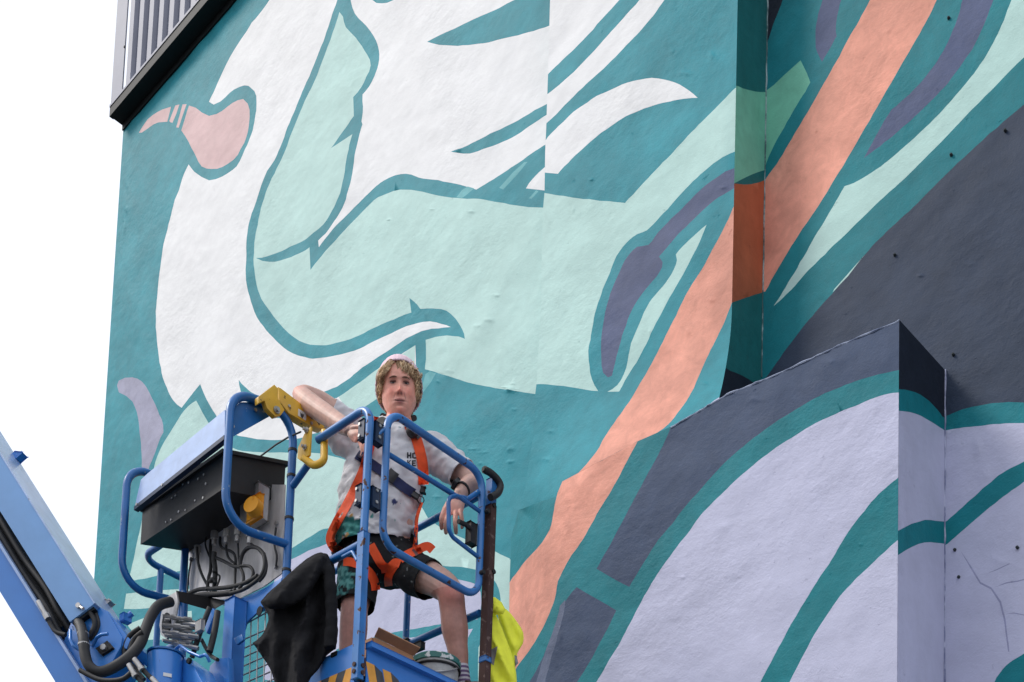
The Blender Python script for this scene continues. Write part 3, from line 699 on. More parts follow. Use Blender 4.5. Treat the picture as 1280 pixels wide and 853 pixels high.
lift = thing('boom_lift', 'blue boom lift with a railed work platform, black control box and yellow drop bar', 'boom lift', pt(0.9, -0.1, 0))
RT = 0.0178
z_t, z_m, z_f = 4.945, 4.335, 3.78
aB, aA, aL, bF = 0.561, 1.445, 1.89, 0.713
def tubeobj(name, P, r, mat=BLUE, rad=0.09, closed=False, n=14, label=None, parent=lift, cap=True):
    m = MB(); m.tube(fillet(P, rad, 8, closed), r, n, closed=closed, cap=cap)
    return m.build(name, mat, parent, label=label)
def px_b(b, *ps): return [on_b(x, y, b) for x, y in ps]
def px_a(a, *ps): return [on_a(x, y, a) for x, y in ps]

# near long side: top rail that turns down into the corner post
P = [pt(0.372, 0, z_t), pt(0.012, 0, z_t), pt(0.02, 0, 4.36)]
tubeobj('top_rail', P, RT, BLUEW, 0.075)
m = MB(); m.box(pt(0.020, 0, (4.38 + 3.74) / 2), AX * 0.017, BX * 0.017, ZX * (4.38 - 3.74) / 2, bev=0.003)
m.build('corner_post', BLUEW, lift, label='square corner post with chipped paint and rust spots')
tubeobj('top_rail', [pt(aB - 0.016, 0, 4.80), pt(0.44, 0, 4.855)], RT * 0.9)
tubeobj('mid_rail', [pt(0.038, 0, z_m), pt(aB, 0, z_m)], RT)
tubeobj('rail_bracket', [pt(0.04, -0.012, 4.26), pt(0.075, -0.012, 4.312), pt(0.14, -0.012, 4.312)], 0.008, BLUEW, 0.02)
# guard hoops round the control box
HB = [pt(aB, 0, 3.72), on_a(366.5, 600, aB), on_a(366, 545, aB), on_a(345, 500, aB), on_a(283, 478, aB), on_a(283, 640, aB), on_a(362, 681, aB)]
HB[0] = Vector((HB[1].x, HB[1].y, 3.72)); HB[2] = Vector((HB[1].x, HB[1].y, 5.03))
b_h = -0.335
HB = [pt(aB, 0, 3.74), pt(aB, 0, 5.165), pt(aB, b_h, 5.075), pt(aB, b_h, 4.475), pt(aB, -0.01, 4.525)]
tubeobj('guard_hoop', HB, RT * 1.05, BLUE, 0.12)
HA = [pt(aA, 0, 3.74), pt(aA, 0, 5.15), pt(aA, b_h, 5.105), pt(aA, b_h, 4.49), pt(aA, -0.01, 4.545)]
tubeobj('guard_hoop', HA, RT * 1.05, BLUE, 0.12)
# rails round the left end and the far side
tubeobj('top_rail', [pt(aA, 0, z_t - .005), pt(aL, 0, z_t - .005), pt(aL, bF, z_t - 0.03), pt(0.06, bF, 4.90)], RT, BLUE, 0.10)
tubeobj('mid_rail', [pt(aA, 0, z_m), pt(aL, 0, z_m), pt(aL, bF, z_m - 0.02), pt(0.03, bF, z_m - .02)], RT, BLUE, 0.10)
for (a, b, zt) in [(aL, 0.12, z_t - .02), (aL, bF - .10, z_t - .03), (0.545, bF, z_t - .07)]:
    m = MB(); m.tube([pt(a, b, z_f - .04), pt(a, b, zt)], RT * 0.95, 14); m.build('rail_post', BLUE, lift)
m = MB(); m.box(pt(0.545, bF, z_m - 0.035), AX * 0.04, BX * 0.024, ZX * 0.03, bev=0.006)
m.box(pt(0.47, bF, z_m - 0.055), AX * 0.05, BX * 0.014, ZX * 0.016, bev=0.004); m.build('rail_clamp', BLACKM, lift)
# rusty end post with its hook
m = MB(); m.box(pt(-0.012, bF + 0.004, 4.26), AX * 0.018, BX * 0.018, ZX * 0.56, bev=0.003)
hp = m.build('end_post', RUSTY, lift, label='rusty brown post at the gate end')
m = MB(); m.box(pt(-0.012, bF + 0.004, 4.885), AX * 0.0165, BX * 0.0165, ZX * 0.066, bev=0.003); m.build('post_sleeve', BLUEW, hp)
hk = [on_a(x, y, -0.03 - 0.02 * i / 5) + BX * 0.0 for i, (x, y) in enumerate([(605, 587), (614, 592), (622, 600), (625.5, 608), (622, 617), (613, 622)])]
m = MB(); m.tube(spline(hk, 6), 0.0165, 14); m.disc(hk[0] - (hk[1] - hk[0]).normalized() * 0.002, (hk[0] - hk[1]), 0.011, 0.004, 12); m.build('hook', RUBBER, hp)
for (x, y) in [(615.5, 633), (602, 716), (615, 716), (608, 640)]:
    m = MB(); P0 = on_a(x, y, -0.02); m.disc(P0 + AX * 0.006, -AX, 0.011, 0.022, 8); m.build('post_bolt', BLACKM, hp)
m = MB(); m.box(pt(-0.012, bF + 0.004, on_a(608, 823, -.03).z), AX * 0.0195, BX * 0.0195, ZX * 0.012, bev=.003); m.build('paint_band', BLUEW, hp)

# swing gate at the short end
G = [on_a(482, 507, 0), on_a(604, 592, 0), on_a(600, 757, 0), on_a(476, 679, 0)]
zt_, zb_ = 4.965, 4.36
b_g0, b_g1 = abz(on_a(481, 600, 0))[1], abz(on_a(601, 660, 0))[1]
G = [pt(0, b_g0, zt_), pt(0, b_g1, zt_ - 0.005), pt(0, b_g1, zb_), pt(0, b_g0, zb_)]
gate = tubeobj('gate', G, 0.0168, BLUEW, 0.085, True)
tubeobj('gate_rail', [on_a(482, 566, 0), on_a(540, 601.5, 0), on_a(571, 621, 0), on_a(585, 624, 0), on_a(598, 615, 0)], 0.0115, BLUE, 0.03, parent=gate)
sl_ = [on_a(599, 639, -.002), on_a(572, 620, -.02), on_a(560.5, 622, -.02), on_a(561, 668, -.02), on_a(597, 696, -.002)]
tubeobj('gate_grab_loop', sl_, 0.0098, BLUE, 0.045, parent=gate)
m = MB()
c = on_a(589, 668, 0.02)
m.box(c, AX * 0.012, BX * 0.020, ZX * 0.05, bev=0.006)
m.tube(fillet([on_a(573, 652, 0.01), on_a(582, 656, 0.01), on_a(589, 662, 0.012)], 0.02), [0.010] * 2 + [0.012] * 8 if False else 0.011, 10)
m.build('gate_latch', BLACKM, gate)
for zc, zz_ in ((4.845, 'h'), (4.555, 'h')):
    m = MB()
    m.box(pt(0.050, -0.004, zc), AX * 0.015, BX * 0.012, ZX * 0.042, bev=0.005)
    m.box(pt(0.012, 0.040, zc - 0.01), AX * 0.012, BX * 0.020, ZX * 0.045, bev=0.005)
    hinge = m.build('hinge', DARKBLUE, gate)
    for dz in (-.026, .026):
        m = MB(); m.disc(pt(0.058, -0.016, zc + dz), -BX, 0.007, 0.006, 8); m.build('hinge_bolt', STEEL, hinge)
        m = MB(); m.disc(pt(0.001, 0.044, zc + dz), -AX, 0.007, 0.006, 8); m.build('hinge_bolt', STEEL, hinge)
tubeobj('gate_link', [on_a(470, 546, 0.01), on_a(481, 536, 0.0)], 0.008, BLUEW, parent=gate)

# floor, kick boards with hazard tape
m = MB(); m.box(pt(aL / 2, bF / 2, z_f - 0.03), AX * (aL / 2 - .02), BX * (bF / 2 - .02), ZX * 0.02); m.build('floor_plate', BLACKM, lift)
for s in range(3):
    m = MB(); m.box(pt(0.3 + s * 0.62, bF / 2, z_f - 0.075), AX * 0.03, BX * (bF / 2 - .03), ZX * 0.024); m.build('floor_beam', BLUE, lift)
zk0, zk1 = 3.715, 3.905
kb = MB(); kb.box(pt(0.295, 0.004, (zk0 + zk1) / 2), AX * 0.256, BX * 0.004, ZX * (zk1 - zk0) / 2)
k1 = kb.build('kick_board', BLUEB, lift)
kb = MB(); kb.box(pt(0.004, bF / 2 + .005, (zk0 + zk1) / 2 - 0.01), AX * 0.004, BX * (bF / 2 - 0.026), ZX * ((zk1 - zk0) / 2 - 0.012))
kb.box(pt(-0.008, bF / 2 + .005, zk1 - 0.012), AX * 0.018, BX * (bF / 2 - 0.026), ZX * 0.012, bev=0.003)
k2 = kb.build('kick_board', BLUEB, lift)
for (a, b, ha, hb) in ((aL / 2 + .03, bF, aL / 2 - .05, 0.004), (aL, bF / 2, 0.004, bF / 2 - .02), (1.25, 0.0, 0.62, 0.004)):
    m = MB(); m.box(pt(a, b, (zk0 + zk1) / 2), AX * ha, BX * hb, ZX * (zk1 - zk0) / 2 * (0.98)); m.build('kick_board', BLUE, lift)
m = MB(); m.box(on_b(417.5, 818, -0.002), AX * 0.018, BX * 0.002, ZX * 0.008, bev=0.002); m.build('slot', DARK, k1)
zs0, zs1 = zk0 - .002, 3.805
for i in range(9):          # near long side: light/dark bands leaning over
    a0 = 0.042 + i * 0.055
    y = [pt(a0, -0.0012, zs1), pt(a0 + 0.054, -0.0012, zs1), pt(a0 + 0.094, -0.0012, zs0), pt(a0 + 0.040, -0.0012, zs0)]
    m = MB(); m.prism(y, BX * 0.0022); m.build('hazard_band', TAPEY if i % 2 == 0 else TAPEK, k1, smooth=False)
for i in range(4):
    b0 = 0.026 + i * 0.046
    y = [pt(-0.0012, b0, zs1 + .018), pt(-0.0012, b0 + 0.045, zs1 + .018 - .018 * (i % 2)), pt(-0.0012, b0 + 0.075, zs0), pt(-0.0012, b0 + 0.030, zs0)]
    m = MB(); m.prism(y, AX * 0.0022); m.build('hazard_band', TAPEY if i % 2 == 0 else TAPEK, k2, smooth=False)
for z in (3.80, 3.77):
    m = MB(); m.disc(pt(0.02, -0.017, z), -BX, 0.010, 0.006, 8); m.disc(pt(0.003, 0.012, z), -AX, 0.010, 0.006, 8); m.build('post_bolt', RUSTY, lift)

# control box between the hoops
b_c0 = -0.235
a_c0, a_c1 = abz(on_b(280, 563, b_c0))[0], abz(on_b(178, 641, b_c0))[0]
zc1 = (on_b(280, 563, b_c0).z + on_b(178, 641, b_c0).z) / 2
zc0 = (on_b(275, 612, b_c0).z + on_b(179, 680, b_c0).z) / 2
q3 = on_a(350.5, 591, a_c0); _, b_c1, zc3 = abz(q3)
print('console', a_c0, a_c1, b_c1, zc0, zc1, zc3)
b_c1 = 0.10; zc3 = 5.01
m = MB()
c8 = [pt(a_c0, b_c0, zc0), pt(a_c1, b_c0, zc0), pt(a_c1, b_c1, zc0 + .10), pt(a_c0, b_c1, zc0 + .10), pt(a_c0, b_c0, zc1), pt(a_c1, b_c0, zc1), pt(a_c1, b_c1, zc3 + .03), pt(a_c0, b_c1, zc3 + .03)]
m.add(c8, [(0, 1, 2, 3), (4, 7, 6, 5), (0, 4, 5, 1), (1, 5, 6, 2), (2, 6, 7, 3), (3, 7, 4, 0)])
cbx = m.build('control_box', BLACKM, lift, smooth=False)
m = MB()
e = 0.012
for (p, q) in ((4, 5), (4, 7), (5, 6), (6, 7)):
    A_, B_ = c8[p], c8[q]; d = (B_ - A_).normalized(); o_ = -BX if (p, q) == (4, 5) else (-AX if (p, q) == (4, 7) else (AX if (p, q) == (5, 6) else BX))
    m.box((A_ + B_) / 2 + o_ * 0.004 + ZX * 0.004, d * ((B_ - A_).length / 2 + 0.006), o_ * 0.008, ZX * 0.009)
m.build('box_rim', BLACKM, cbx, smooth=False)
rn = random.Random(3)
for (x, y) in [(229, 606), (248, 599), (255, 593.5), (236, 603.5), (219.5, 620), (215, 623), (207.5, 653), (223.5, 640), (232, 638), (244, 626), (254, 622.5), (214, 650), (257.5, 605)]:
    m = MB(); P0 = on_b(x, y, b_c0 - 0.001); m.disc(P0 + BX * .002, -BX, 0.0045 + rn.random() * .002, 0.005, 7); m.build('rivet', STEEL, cbx)
# stainless sheet behind and below the box
sh = [on_b(x, y, 0.03) for x, y in [(236, 690), (237, 752), (300, 748), (330, 733), (353, 716), (356, 606), (290, 606)]]
m = MB(); m.prism(sh, BX * 0.006); m.build('backing_sheet', BRUSH, lift, smooth=False)
for (x, y) in [(345, 709), (246, 745), (346.5, 655), (240, 700)]:
    m = MB(); m.disc(on_b(x, y, 0.028), -BX, 0.010, 0.010, 8); m.build('sheet_bolt', STEEL, lift)
lip = [on_b(x, y, 0.02) for x, y in [(238, 750), (300, 745), (330, 731), (353, 714), (352, 721), (331, 737), (300, 750), (238, 756)]]
# socket outlet on the sheet
m = MB(); c = on_b(318, 634, -0.03)
m.box(c, AX * 0.066, BX * 0.03, ZX * 0.082, bev=0.006); skb = m.build('outlet_box', STEEL, lift)
m = MB(); c2 = on_b(319, 636, -0.062); m.box(c2, AX * 0.046, BX * 0.010, ZX * 0.054, bev=0.006)
c3 = on_b(320, 637, -0.075); m.disc(c3, -BX - AX * .35 + ZX * 0.1, 0.043, 0.040, 24, r2=0.040); m.box(c3 + ZX * .034 - BX * .02, AX * 0.022, BX * 0.012, ZX * 0.008, bev=0.003)
m.build('outlet_cover', ORYEL, skb)
m = MB(); m.box(on_b(306, 660, -0.012), AX * 0.02, BX * 0.015, ZX * 0.012); m.build('outlet_bracket', STEEL, skb)
# cables and conduits under the box
def cable(ps, b0, b1_, r, name='cable', mat=RUBBER, parent=lift, per=6):
    n_ = len(ps); P = [on_b(x, y, b0 + (b1_ - b0) * i / (n_ - 1)) for i, (x, y) in enumerate(ps)]
    m = MB(); m.tube(spline(P, per), r, 10); return m.build(name, mat, parent)
cable([(246, 684), (248, 705), (254, 722), (263, 738)], -.06, -.03, 0.0069)
cable([(239, 700), (236, 718), (234, 745)], .0, .0, 0.004)
cable([(268, 690), (267.5, 700), (269, 712), (268.5, 728), (268, 742)], -.05, -.03, 0.0119)
cable([(268, 697), (276, 700), (284, 704), (292, 708), (301, 709)], -.04, -.05, 0.0081)
cable([(283, 676), (283, 688), (286, 698), (294, 705)], -.02, -.04, 0.006)
cable([(297, 672), (298, 690), (299, 707)], -.02, -.045, 0.005)
cable([(312, 675), (315, 681), (322, 686), (328, 693)], -.03, -.05, 0.006)
cable([(299.5, 710), (301, 700), (305, 690), (312, 684.5), (321, 685), (328, 691), (331, 701), (330, 712), (325, 722), (314, 731), (302, 738), (288, 742)], -.05, -.055, 0.0090)
cable([(300, 708), (307, 707.5), (313, 709), (316.5, 715), (315, 723), (309, 729)], -.05, -.04, 0.0072)
cable([(301, 711), (304, 718), (304, 728), (299, 736)], -.05, -.05, 0.0077)
cable([(330, 692), (333, 705), (331, 718), (324, 727)], -.045, -.05, 0.0069)
cable([(345, 660), (343, 680), (346, 695), (345, 708)], .015, .015, 0.005)
cable([(232, 749), (252, 744), (275, 743), (290, 741)], -.08, -.05, 0.0135, 'conduit')
rk = random.Random(17)
for i in range(3):
    x0 = 258 + i * 9 + rk.uniform(-3, 3); x1 = x0 + rk.uniform(-16, 22); ym = rk.uniform(692, 716)
    cable([(x0, 672), (x0 + rk.uniform(-2, 2), 684), ((x0 + x1) / 2 + rk.uniform(-9, 9), ym), (x1 + rk.uniform(-5, 5), 722), (x1 - 4, 738 - max(0, (x1 - 300) * .3))], -.005, -.03 - .03 * rk.random(), rk.uniform(.004, .0085))
cable([(236, 742), (250, 737), (268, 736), (288, 734), (306, 729), (322, 720)], -.05, -.05, 0.010)
cable([(262, 728), (266, 724), (269, 729)], -.07, -.05, 0.010)
for (x, y) in [(267.5, 702), (268.6, 715), (268.3, 728), (268, 737), (299.5, 709)]:
    m = MB(); c = on_b(x, y, -.045); m.tube([c - ZX * .004, c + ZX * .004], .0125, 12); m.build('cable_tie', RUBBER, lift)
for (x, y) in [(268, 670), (283, 668), (297, 666), (312, 668), (247, 688)]:
    m = MB(); c = on_b(x, y, -0.045); m.disc(c + ZX * 0.02, -ZX, 0.018, 0.035, 8); m.disc(c - ZX * 0.015, -ZX, 0.012, 0.03, 10)
    m.build('cable_gland', STEEL, cbx)
m = MB(); P = [on_b(*p, b) for p, b in [((325, 571), .05), ((345, 556), .0), ((360, 547), -.01), ((376, 540), -.02)]]
m.tube(P, 0.004, 8); m.build('stay_wire', RUBBER, lift)
for (x, y, ax_) in [(362.5, 562, 0), (361, 594, 0), (358, 647, 0), (357, 713, 0)]:
    c = on_a(x, y, aB); 
    m = MB(); cc = pt(aB, abz(c)[1] if y < 540 else 0, c.z); m.tube([cc - ZX * .006, cc + ZX * .006], RT * 1.2, 14); m.build('cable_tie', RUBBER, lift)

# pale shield plate along the top of the hoops, and its gusset
pl0 = [on_b(168.5, 633, b_h + .02), on_b(281, 544, b_h + .02), on_b(281, 512.5, b_h + .03), on_b(184, 592.5, b_h + .03), on_b(176, 600, b_h + .03)]
m = MB(); m.prism(pl0, BX * 0.006); m.build('shield_plate', BLUEP, lift, smooth=False)
m = MB(); A_, B_ = pl0[0], pl0[1]
d = (B_ - A_); m.box((A_ + B_) / 2 + BX * 0.008 - ZX * 0.012, d * 0.5, BX * 0.012, ZX * 0.010); m.build('shield_flange', DARKBLUE, lift, smooth=False)
gs_ = [on_a(x, y, aB + 0.012) for x, y in [(286, 549), (288, 515), (300, 503), (330, 503), (347, 515)]]
m = MB(); m.prism(gs_, AX * 0.006); gus = m.build('shield_gusset', BLUE, lift, smooth=False)
for (x, y) in [(291, 533.5), (319, 513), (203.5, 606.5), (171.5, 631)]:
    m = MB(); m.disc(on_b(x, y, b_h + 0.01 if x < 280 else -0.2) if x < 280 else on_a(x, y, aB + .008), -BX if x < 280 else -AX, 0.007, 0.006, 8); m.build('plate_bolt', STEEL, lift)
m = MB(); c = on_b(202, 617, -0.12); m.box(c, AX * 0.05, BX * 0.03, ZX * 0.035, bev=0.004); m.disc(c - BX * .03, -BX, 0.02, 0.02, 12); m.build('switch_block', YEL, lift)

# yellow drop bar
def slab(ps, plane, val, ext, mat, name, bev=0.003, parent=lift, label=None):
    f = on_a if plane == 'a' else on_b
    m = MB(); m.prism([f(x, y, val) for x, y in ps], ext, bev=bev); o = m.build(name, mat, parent); 
    if label: o['label'] = label
    return o
aY = aB - 0.03
yb = slab([(347.5, 483.5), (352, 486), (407, 528), (404.5, 537), (386, 531), (361, 516.5), (349.7, 502)], 'a', aY, AX * 0.045, YEL, 'drop_bar')
yb['label'] = 'yellow drop bar with a bolted pivot and a D-shaped handle'
slab([(343, 480.7), (323, 496), (323, 504.5), (331, 501), (334, 510.5), (344.4, 521), (351, 519.5), (356, 512.7), (347.5, 498), (348, 486)], 'a', aY - 0.03, AX * 0.028, YEL, 'pivot_bracket', 0.003, yb)
m = MB(); c = on_a(345.5, 513, aY - 0.032); m.disc(c, -AX, 0.016, 0.006, 16); m.disc(c - AX * 0.005, -AX, 0.010, 0.01, 8); m.build('pivot_bolt', STEEL, yb)
for (x, y) in [(361, 508), (389.5, 522.5), (389, 529.5)]:
    m = MB(); m.disc(on_a(x, y, aY), -AX, 0.0065, 0.006, 8); m.build('bar_bolt', STEEL, yb)
slab([(388, 533), (380, 543), (372.3, 560), (371.5, 573), (375.6, 576), (386, 569), (387, 552)], 'b', -0.035, BX * 0.012, YEL, 'pivot_plate', 0.002, yb)
for (x, y) in [(384, 538.5), (382, 560)]:
    m = MB(); P0 = on_b(x, y, -0.036); m.disc(P0, -BX, 0.013, 0.008, 6); m.disc(P0 - BX * .008, -BX, 0.007, 0.014, 8); m.build('plate_bolt', STEEL, yb)
dh = [on_b(380, 573, -0.025), on_b(393, 583, -0.02), on_b(405, 577, 0.0), on_b(405.5, 540, 0.03)]
tubeobj('handle', dh, 0.0165, YEL, 0.045, parent=yb)
# small printed sign: white square with a black pictogram
sg = [(373, 511), (383, 517), (382.5, 526), (372.6, 519.5)]
sgn = slab(sg, 'a', aY - 0.0015, AX * 0.0014, WHITEP, 'sticker', 0, yb)
mk = [(375.2, 514.8), (376.6, 517.5), (377.6, 516.2), (378.8, 518.6), (380.2, 517.6), (379.6, 521), (378, 523), (376, 520.5)]
slab(mk, 'a', aY - 0.0026, AX * 0.001, TAPEK, 'pictogram', 0, sgn)

# mounting frame under the box
m = MB()
zc_ = [(295, 748, -0.03)]
ctop = on_b(295, 752, -0.06); m.box(Vector((ctop.x, ctop.y, (ctop.z + 3.45) / 2)), AX * 0.034, BX * 0.034, ZX * (ctop.z - 3.45) / 2, bev=0.006)
m.build('mount_post', BLUEB, lift)
slab([(240, 752), (300, 749), (331, 735), (352, 722), (349, 740), (336, 752), (308, 778), (304, 790), (286, 790), (284, 757)], 'b', -0.022, BX * 0.010, BLUEB, 'mount_plate', 0.002)
m = MB(); m.disc(on_b(325, 764, -0.024), -BX, 0.022, 0.004, 16); m.build('plate_hole', DARK, lift)
slab([(292, 798), (302, 793), (304, 800), (296, 806)], 'b', -0.10, BX * 0.012, BLUE, 'lock_tab', 0.002)
slab([(262, 833), (272, 823), (285, 822), (287, 870), (258, 870)], 'b', -0.14, BX * 0.03, BLUEB, 'mount_rib', 0.003)
# swivel cylinder
cyb = -0.36
cyc = on_a(207, 822, 1.0); a_y, b_y, z_y = abz(cyc)
cyc = on_b(207, 819, cyb); rcy = 0.078
m = MB(); m.tube([cyc - ZX * 0.55, cyc - ZX * 0.012, cyc], [rcy, rcy, rcy - 0.008], 28); swv = m.build('swivel', BLUEB, lift)
m = MB(); m.tube([cyc - ZX * 0.004, cyc + ZX * 0.004], rcy + 0.004, 28); m.build('swivel_rim', BLUE, swv)
m = MB(); lb = on_b(211.5, 831, cyb - rcy - .0) ; m.box(cyc + (lb - cyc).normalized() * 0 + Vector((0, 0, lb.z - cyc.z)) + (Vector((CAM.x - cyc.x + 1.0, CAM.y - cyc.y, 0)).normalized()) * (rcy - .001), Vector((0.9, .35, 0)).normalized() * 0.018, Vector((-.35, .9, 0)).normalized() * 0.003, ZX * 0.008); m.build('sticker', WHITEP, swv)
# arm from swivel to mount: two plates and a bent rod
slab([(204, 818), (222, 818), (242, 833), (262, 870), (284, 930), (250, 930), (232, 868)], 'b', -0.30, BX * 0.10, BLUEB, 'swivel_arm', 0.004)
tubeobj('release_rod', [on_b(207, 819, -.31), on_b(219, 812, -.31), on_b(225, 807, -.31), on_b(236, 815, -.31), on_b(250, 821, -.3), on_b(258, 818, -.3), on_b(262, 828, -.28)], 0.007, BLUEB, 0.02)
m = MB(); m.disc(on_b(238, 827, -.31), -BX, 0.014, 0.012, 12); m.build('pin_hole', DARK, lift)
tubeobj('end_rail_post', [on_b(231, 740, 0.0), on_b(226, 870, 0.0)], RT, BLUE)
# hose bracket with its row of hydraulic fittings
bk = [(220, 739.5), (222, 752), (219, 769), (215.5, 788), (208, 799), (201, 794), (199, 782), (201, 768), (207, 747)]
brk = slab(bk, 'b', -0.27, BX * 0.012, STEEL, 'hose_bracket', 0.003)
m = MB(); m.prism([on_b(220, 740, -.262), on_b(222, 752, -.262), on_b(265, 764, -.06), on_b(283, 753, -.03), on_b(262, 748, -.06)], ZX * 0.006); m.build('bracket_flange', BLACKM, brk, smooth=False)
m = MB(); hp_ = [on_b(207.5 + 5.5 * math.cos(t * math.pi / 9), 780 + 14 * math.sin(t * math.pi / 9) - 2.5 * math.cos(t * math.pi / 9), -0.274) for t in range(18)]
m.prism(hp_, BX * 0.004); m.build('bracket_hole', DARK, brk, smooth=False)
rn = random.Random(11)
for i in range(11):
    y0 = 770 + i * 3.2 + (i % 2) * 1.5; x0 = 203 + (i % 3) * 3
    x1 = 240 + (i % 4) * 4; y1 = 775 + i * 3.6
    b0 = -0.32 + (i % 3) * .03; b1_ = -0.20 + (i % 2) * .03
    A_, B_ = on_b(x0, y0, b0), on_b(x1, y1, b1_); d = (B_ - A_)
    m = MB(); m.tube([A_, A_ + d * .3], 0.008, 8); m.tube([A_ + d * .28, A_ + d * .46], 0.0115, 6); m.tube([A_ + d * .46, A_ + d * .75], 0.0075, 8); m.tube([A_ + d * .72, B_], 0.0105, 6)
    m.build('hose_fitting', STEEL, brk)
m = MB(); m.box(on_b(250, 783, -.24), AX * 0.022, BX * 0.01, ZX * 0.026, bev=0.002); m.build('fitting_block', STEEL, brk)
for k, ps in enumerate([[(252, 800), (262, 818), (272, 825)], [(262, 700 + 60), (256, 775), (247, 800), (240, 822)], [(272, 765), (268, 790), (262, 815)]]):
    cable(ps, -.16, -.2, 0.009 + .003 * k, 'hose')
slab([(255, 778), (266, 760), (269, 765), (258, 792)], 'b', -0.10, BX * 0.02, BLUEB, 'mount_brace', 0.003)
# expanded-metal guard beside the mount
m = MB()
def bar(p, q, b): m.tube([on_b(*p, b), on_b(*q, b)], 0.0035, 6)
for i in range(7):
    x = 305 + i * 9; bar((x, 778 - i * 5), (x - 3, 880), 0.006)
for i in range(10):
    y = 790 + i * 11; bar((304, y + 10), (358, y - 14), 0.008)
bar((304, 782), (358, 752), 0.007)
m.build('mesh_guard', STEEL, lift)

# ------------------------------------------------------------------ the boom coming down from the left
nB = Vector((0.22, 0.975, 0)).normalized()
M0 = at_y(150, 800, 5.02)
def pb(x, y, off=0.0): return on_plane(x, y, nB, nB.dot(M0) + off)
def bslab(ps, off, w_, mat, name, bev=0.004, parent=lift):
    m = MB(); m.prism([pb(x, y, off) for x, y in ps], nB * w_, bev=bev); return m.build(name, mat, parent)
SL = 1.59
E_ = -420
def ex(x, y): return (E_, y - SL * (x - E_))
cov = bslab([(117.6, 755), (87, 777.8), ex(0, 638.7), ex(0, 569)], 0.0, 0.26, BLUEC, 'hose_cover')
m = MB(); m.prism([pb(115.3, 756.5, 0.012), pb(89, 776, 0.012), pb(92, 781, 0.012), pb(118.5, 761.5, 0.012)], nB * 0.235); m.build('cover_mouth', DARK, cov, smooth=False)
m = MB(); uq = (pb(0, 569) - pb(117.6, 755)).normalized(); nq = uq.cross(nB).normalized(); nq = nq if nq.z > 0 else -nq
A_, B_ = pb(117.6, 755), pb(*ex(0, 569))
m.box((A_ + B_) / 2 + nB * 0.13 + nq * 0.003, (B_ - A_) / 2, nB * 0.132, nq * 0.003)
m.build('sky_lit_cover_top', BLUEP, cov, smooth=False)  # added pale sheet that paints sky light onto the cover's top face
m = MB(); A_, B_ = pb(117.2, 753.8, 0.115), pb(*ex(0, 568), 0.115)
m.tube([A_ + nq * .006, B_ + nq * .006], 0.0035, 6); m.build('cover_seam', BLUEB, cov)
for (x, y, o_) in [(22, 572, .24), (131, 756.5, .24)]:
    c = pb(x, y, o_); m = MB(); n_up = Vector((.6, -.1, .5)).normalized(); m.box(c, n_up * 0.022, nB * 0.02, (pb(20, 0) - pb(0, 0)).normalized() * 0.02, bev=.004); m.tube([c, c + n_up * 0.035], 0.011, 8); m.build('cover_bolt', BLUEB if x < 100 else STEEL, cov)
m = MB(); c = pb(99, 758, -0.004); m.disc(c, -nB, 0.012, 0.012, 8); m.tube([c, c + (pb(104, 761, -.02) - c)], 0.007, 8); m.build('cover_bolt', STEEL, cov)
jh = bslab([(92, 770), (121, 756), (135, 765), (153, 797), (151, 808), (128, 850), (118, 890), (60, 890), (80, 800)], 0.04, 0.20, BLUEB, 'jib_head')
bslab([(121, 757), (135, 764), (163, 800), (158, 812), (150, 806)], 0.05, 0.22, BLUEB, 'jib_cheek')
m = MB(); c = pb(157, 773.5, 0.24); m.box(c, AX * 0.018, BX * 0.02, ZX * 0.018, bev=.003); m.disc(c, Vector((.6, -.1, .5)), 0.014, 0.04, 8); m.build('cover_bolt', BLUEB, jh)
m = MB(); c = pb(131.5, 811, 0.03); m.box(c, (pb(140, 805) - pb(131, 811)).normalized() * 0.028, nB * 0.008, (pb(137, 818) - pb(131, 811)).normalized() * 0.018, bev=.004); m.build('pin_plate', BLACKM, jh)
m = MB(); m.disc(c - nB * .008, -nB, 0.014, 0.012, 8); m.build('pin_bolt', STEEL, jh)
tubeobj('hose_hook', [pb(116, 808, 0.03), pb(121, 797, 0.0), pb(127, 793.5, -.01), pb(135, 792.5, -.01)], 0.0075, BLUEB, 0.02, parent=jh)
tubeobj('hose_hook', [pb(88, 788, 0.0), pb(88, 800, -0.02), pb(92, 808, -.02), pb(104, 815, .0)], 0.0075, BLUEB, 0.02, parent=jh)
bslab([(190, 985), (150, 985), ex(0, 723.6), ex(0, 683)], 0.02, 0.16, BLUEB, 'lower_boom')
bslab([(190, 981), (187, 983.5), ex(0, 681.5), ex(0, 677.8)], 0.005, 0.03, BLUEP, 'boom_highlight_lip', 0.001)  # pale lip painting a highlight along the boom's upper edge
# ram and hoses in the gap between the two
m = MB(); m.tube([pb(*ex(0, 660), 0.13), pb(77, 785, 0.13)], 0.047, 18); m.tube([pb(70, 774, .13), pb(82, 793, .13)], 0.055, 18); m.build('ram', BLACKM, lift)
for k, (y0, off, r) in enumerate([(648, 0.05, 0.016), (668, 0.04, 0.014), (676, 0.10, 0.018)]):
    m = MB(); P = [pb(*ex(0, y0), off), pb(0, y0, off), pb(30, y0 + 50, off + .01), pb(58, y0 + 88 + 3 * k, off), pb(74, y0 + 118 + 4 * k, off), pb(92, 795 + 7 * k, off + .03)]
    m.tube(P[:1] + spline(P[1:], 5), r, 10); m.build('hose', RUBBER, lift)
m = MB(); A_, B_ = pb(48, 752, -.005), pb(57, 768, -.005); m.tube([A_, B_], 0.011, 10); m.tube([B_, B_ + (B_ - A_) * .4], 0.016, 8); m.build('hose_fitting', STEEL, lift)
m = MB(); m.tube(spline([pb(57, 768, 0), pb(63, 780, 0), pb(70, 790, 0), pb(82, 794, 0)], 5), 0.010, 10); m.build('hose', RUBBER, lift)
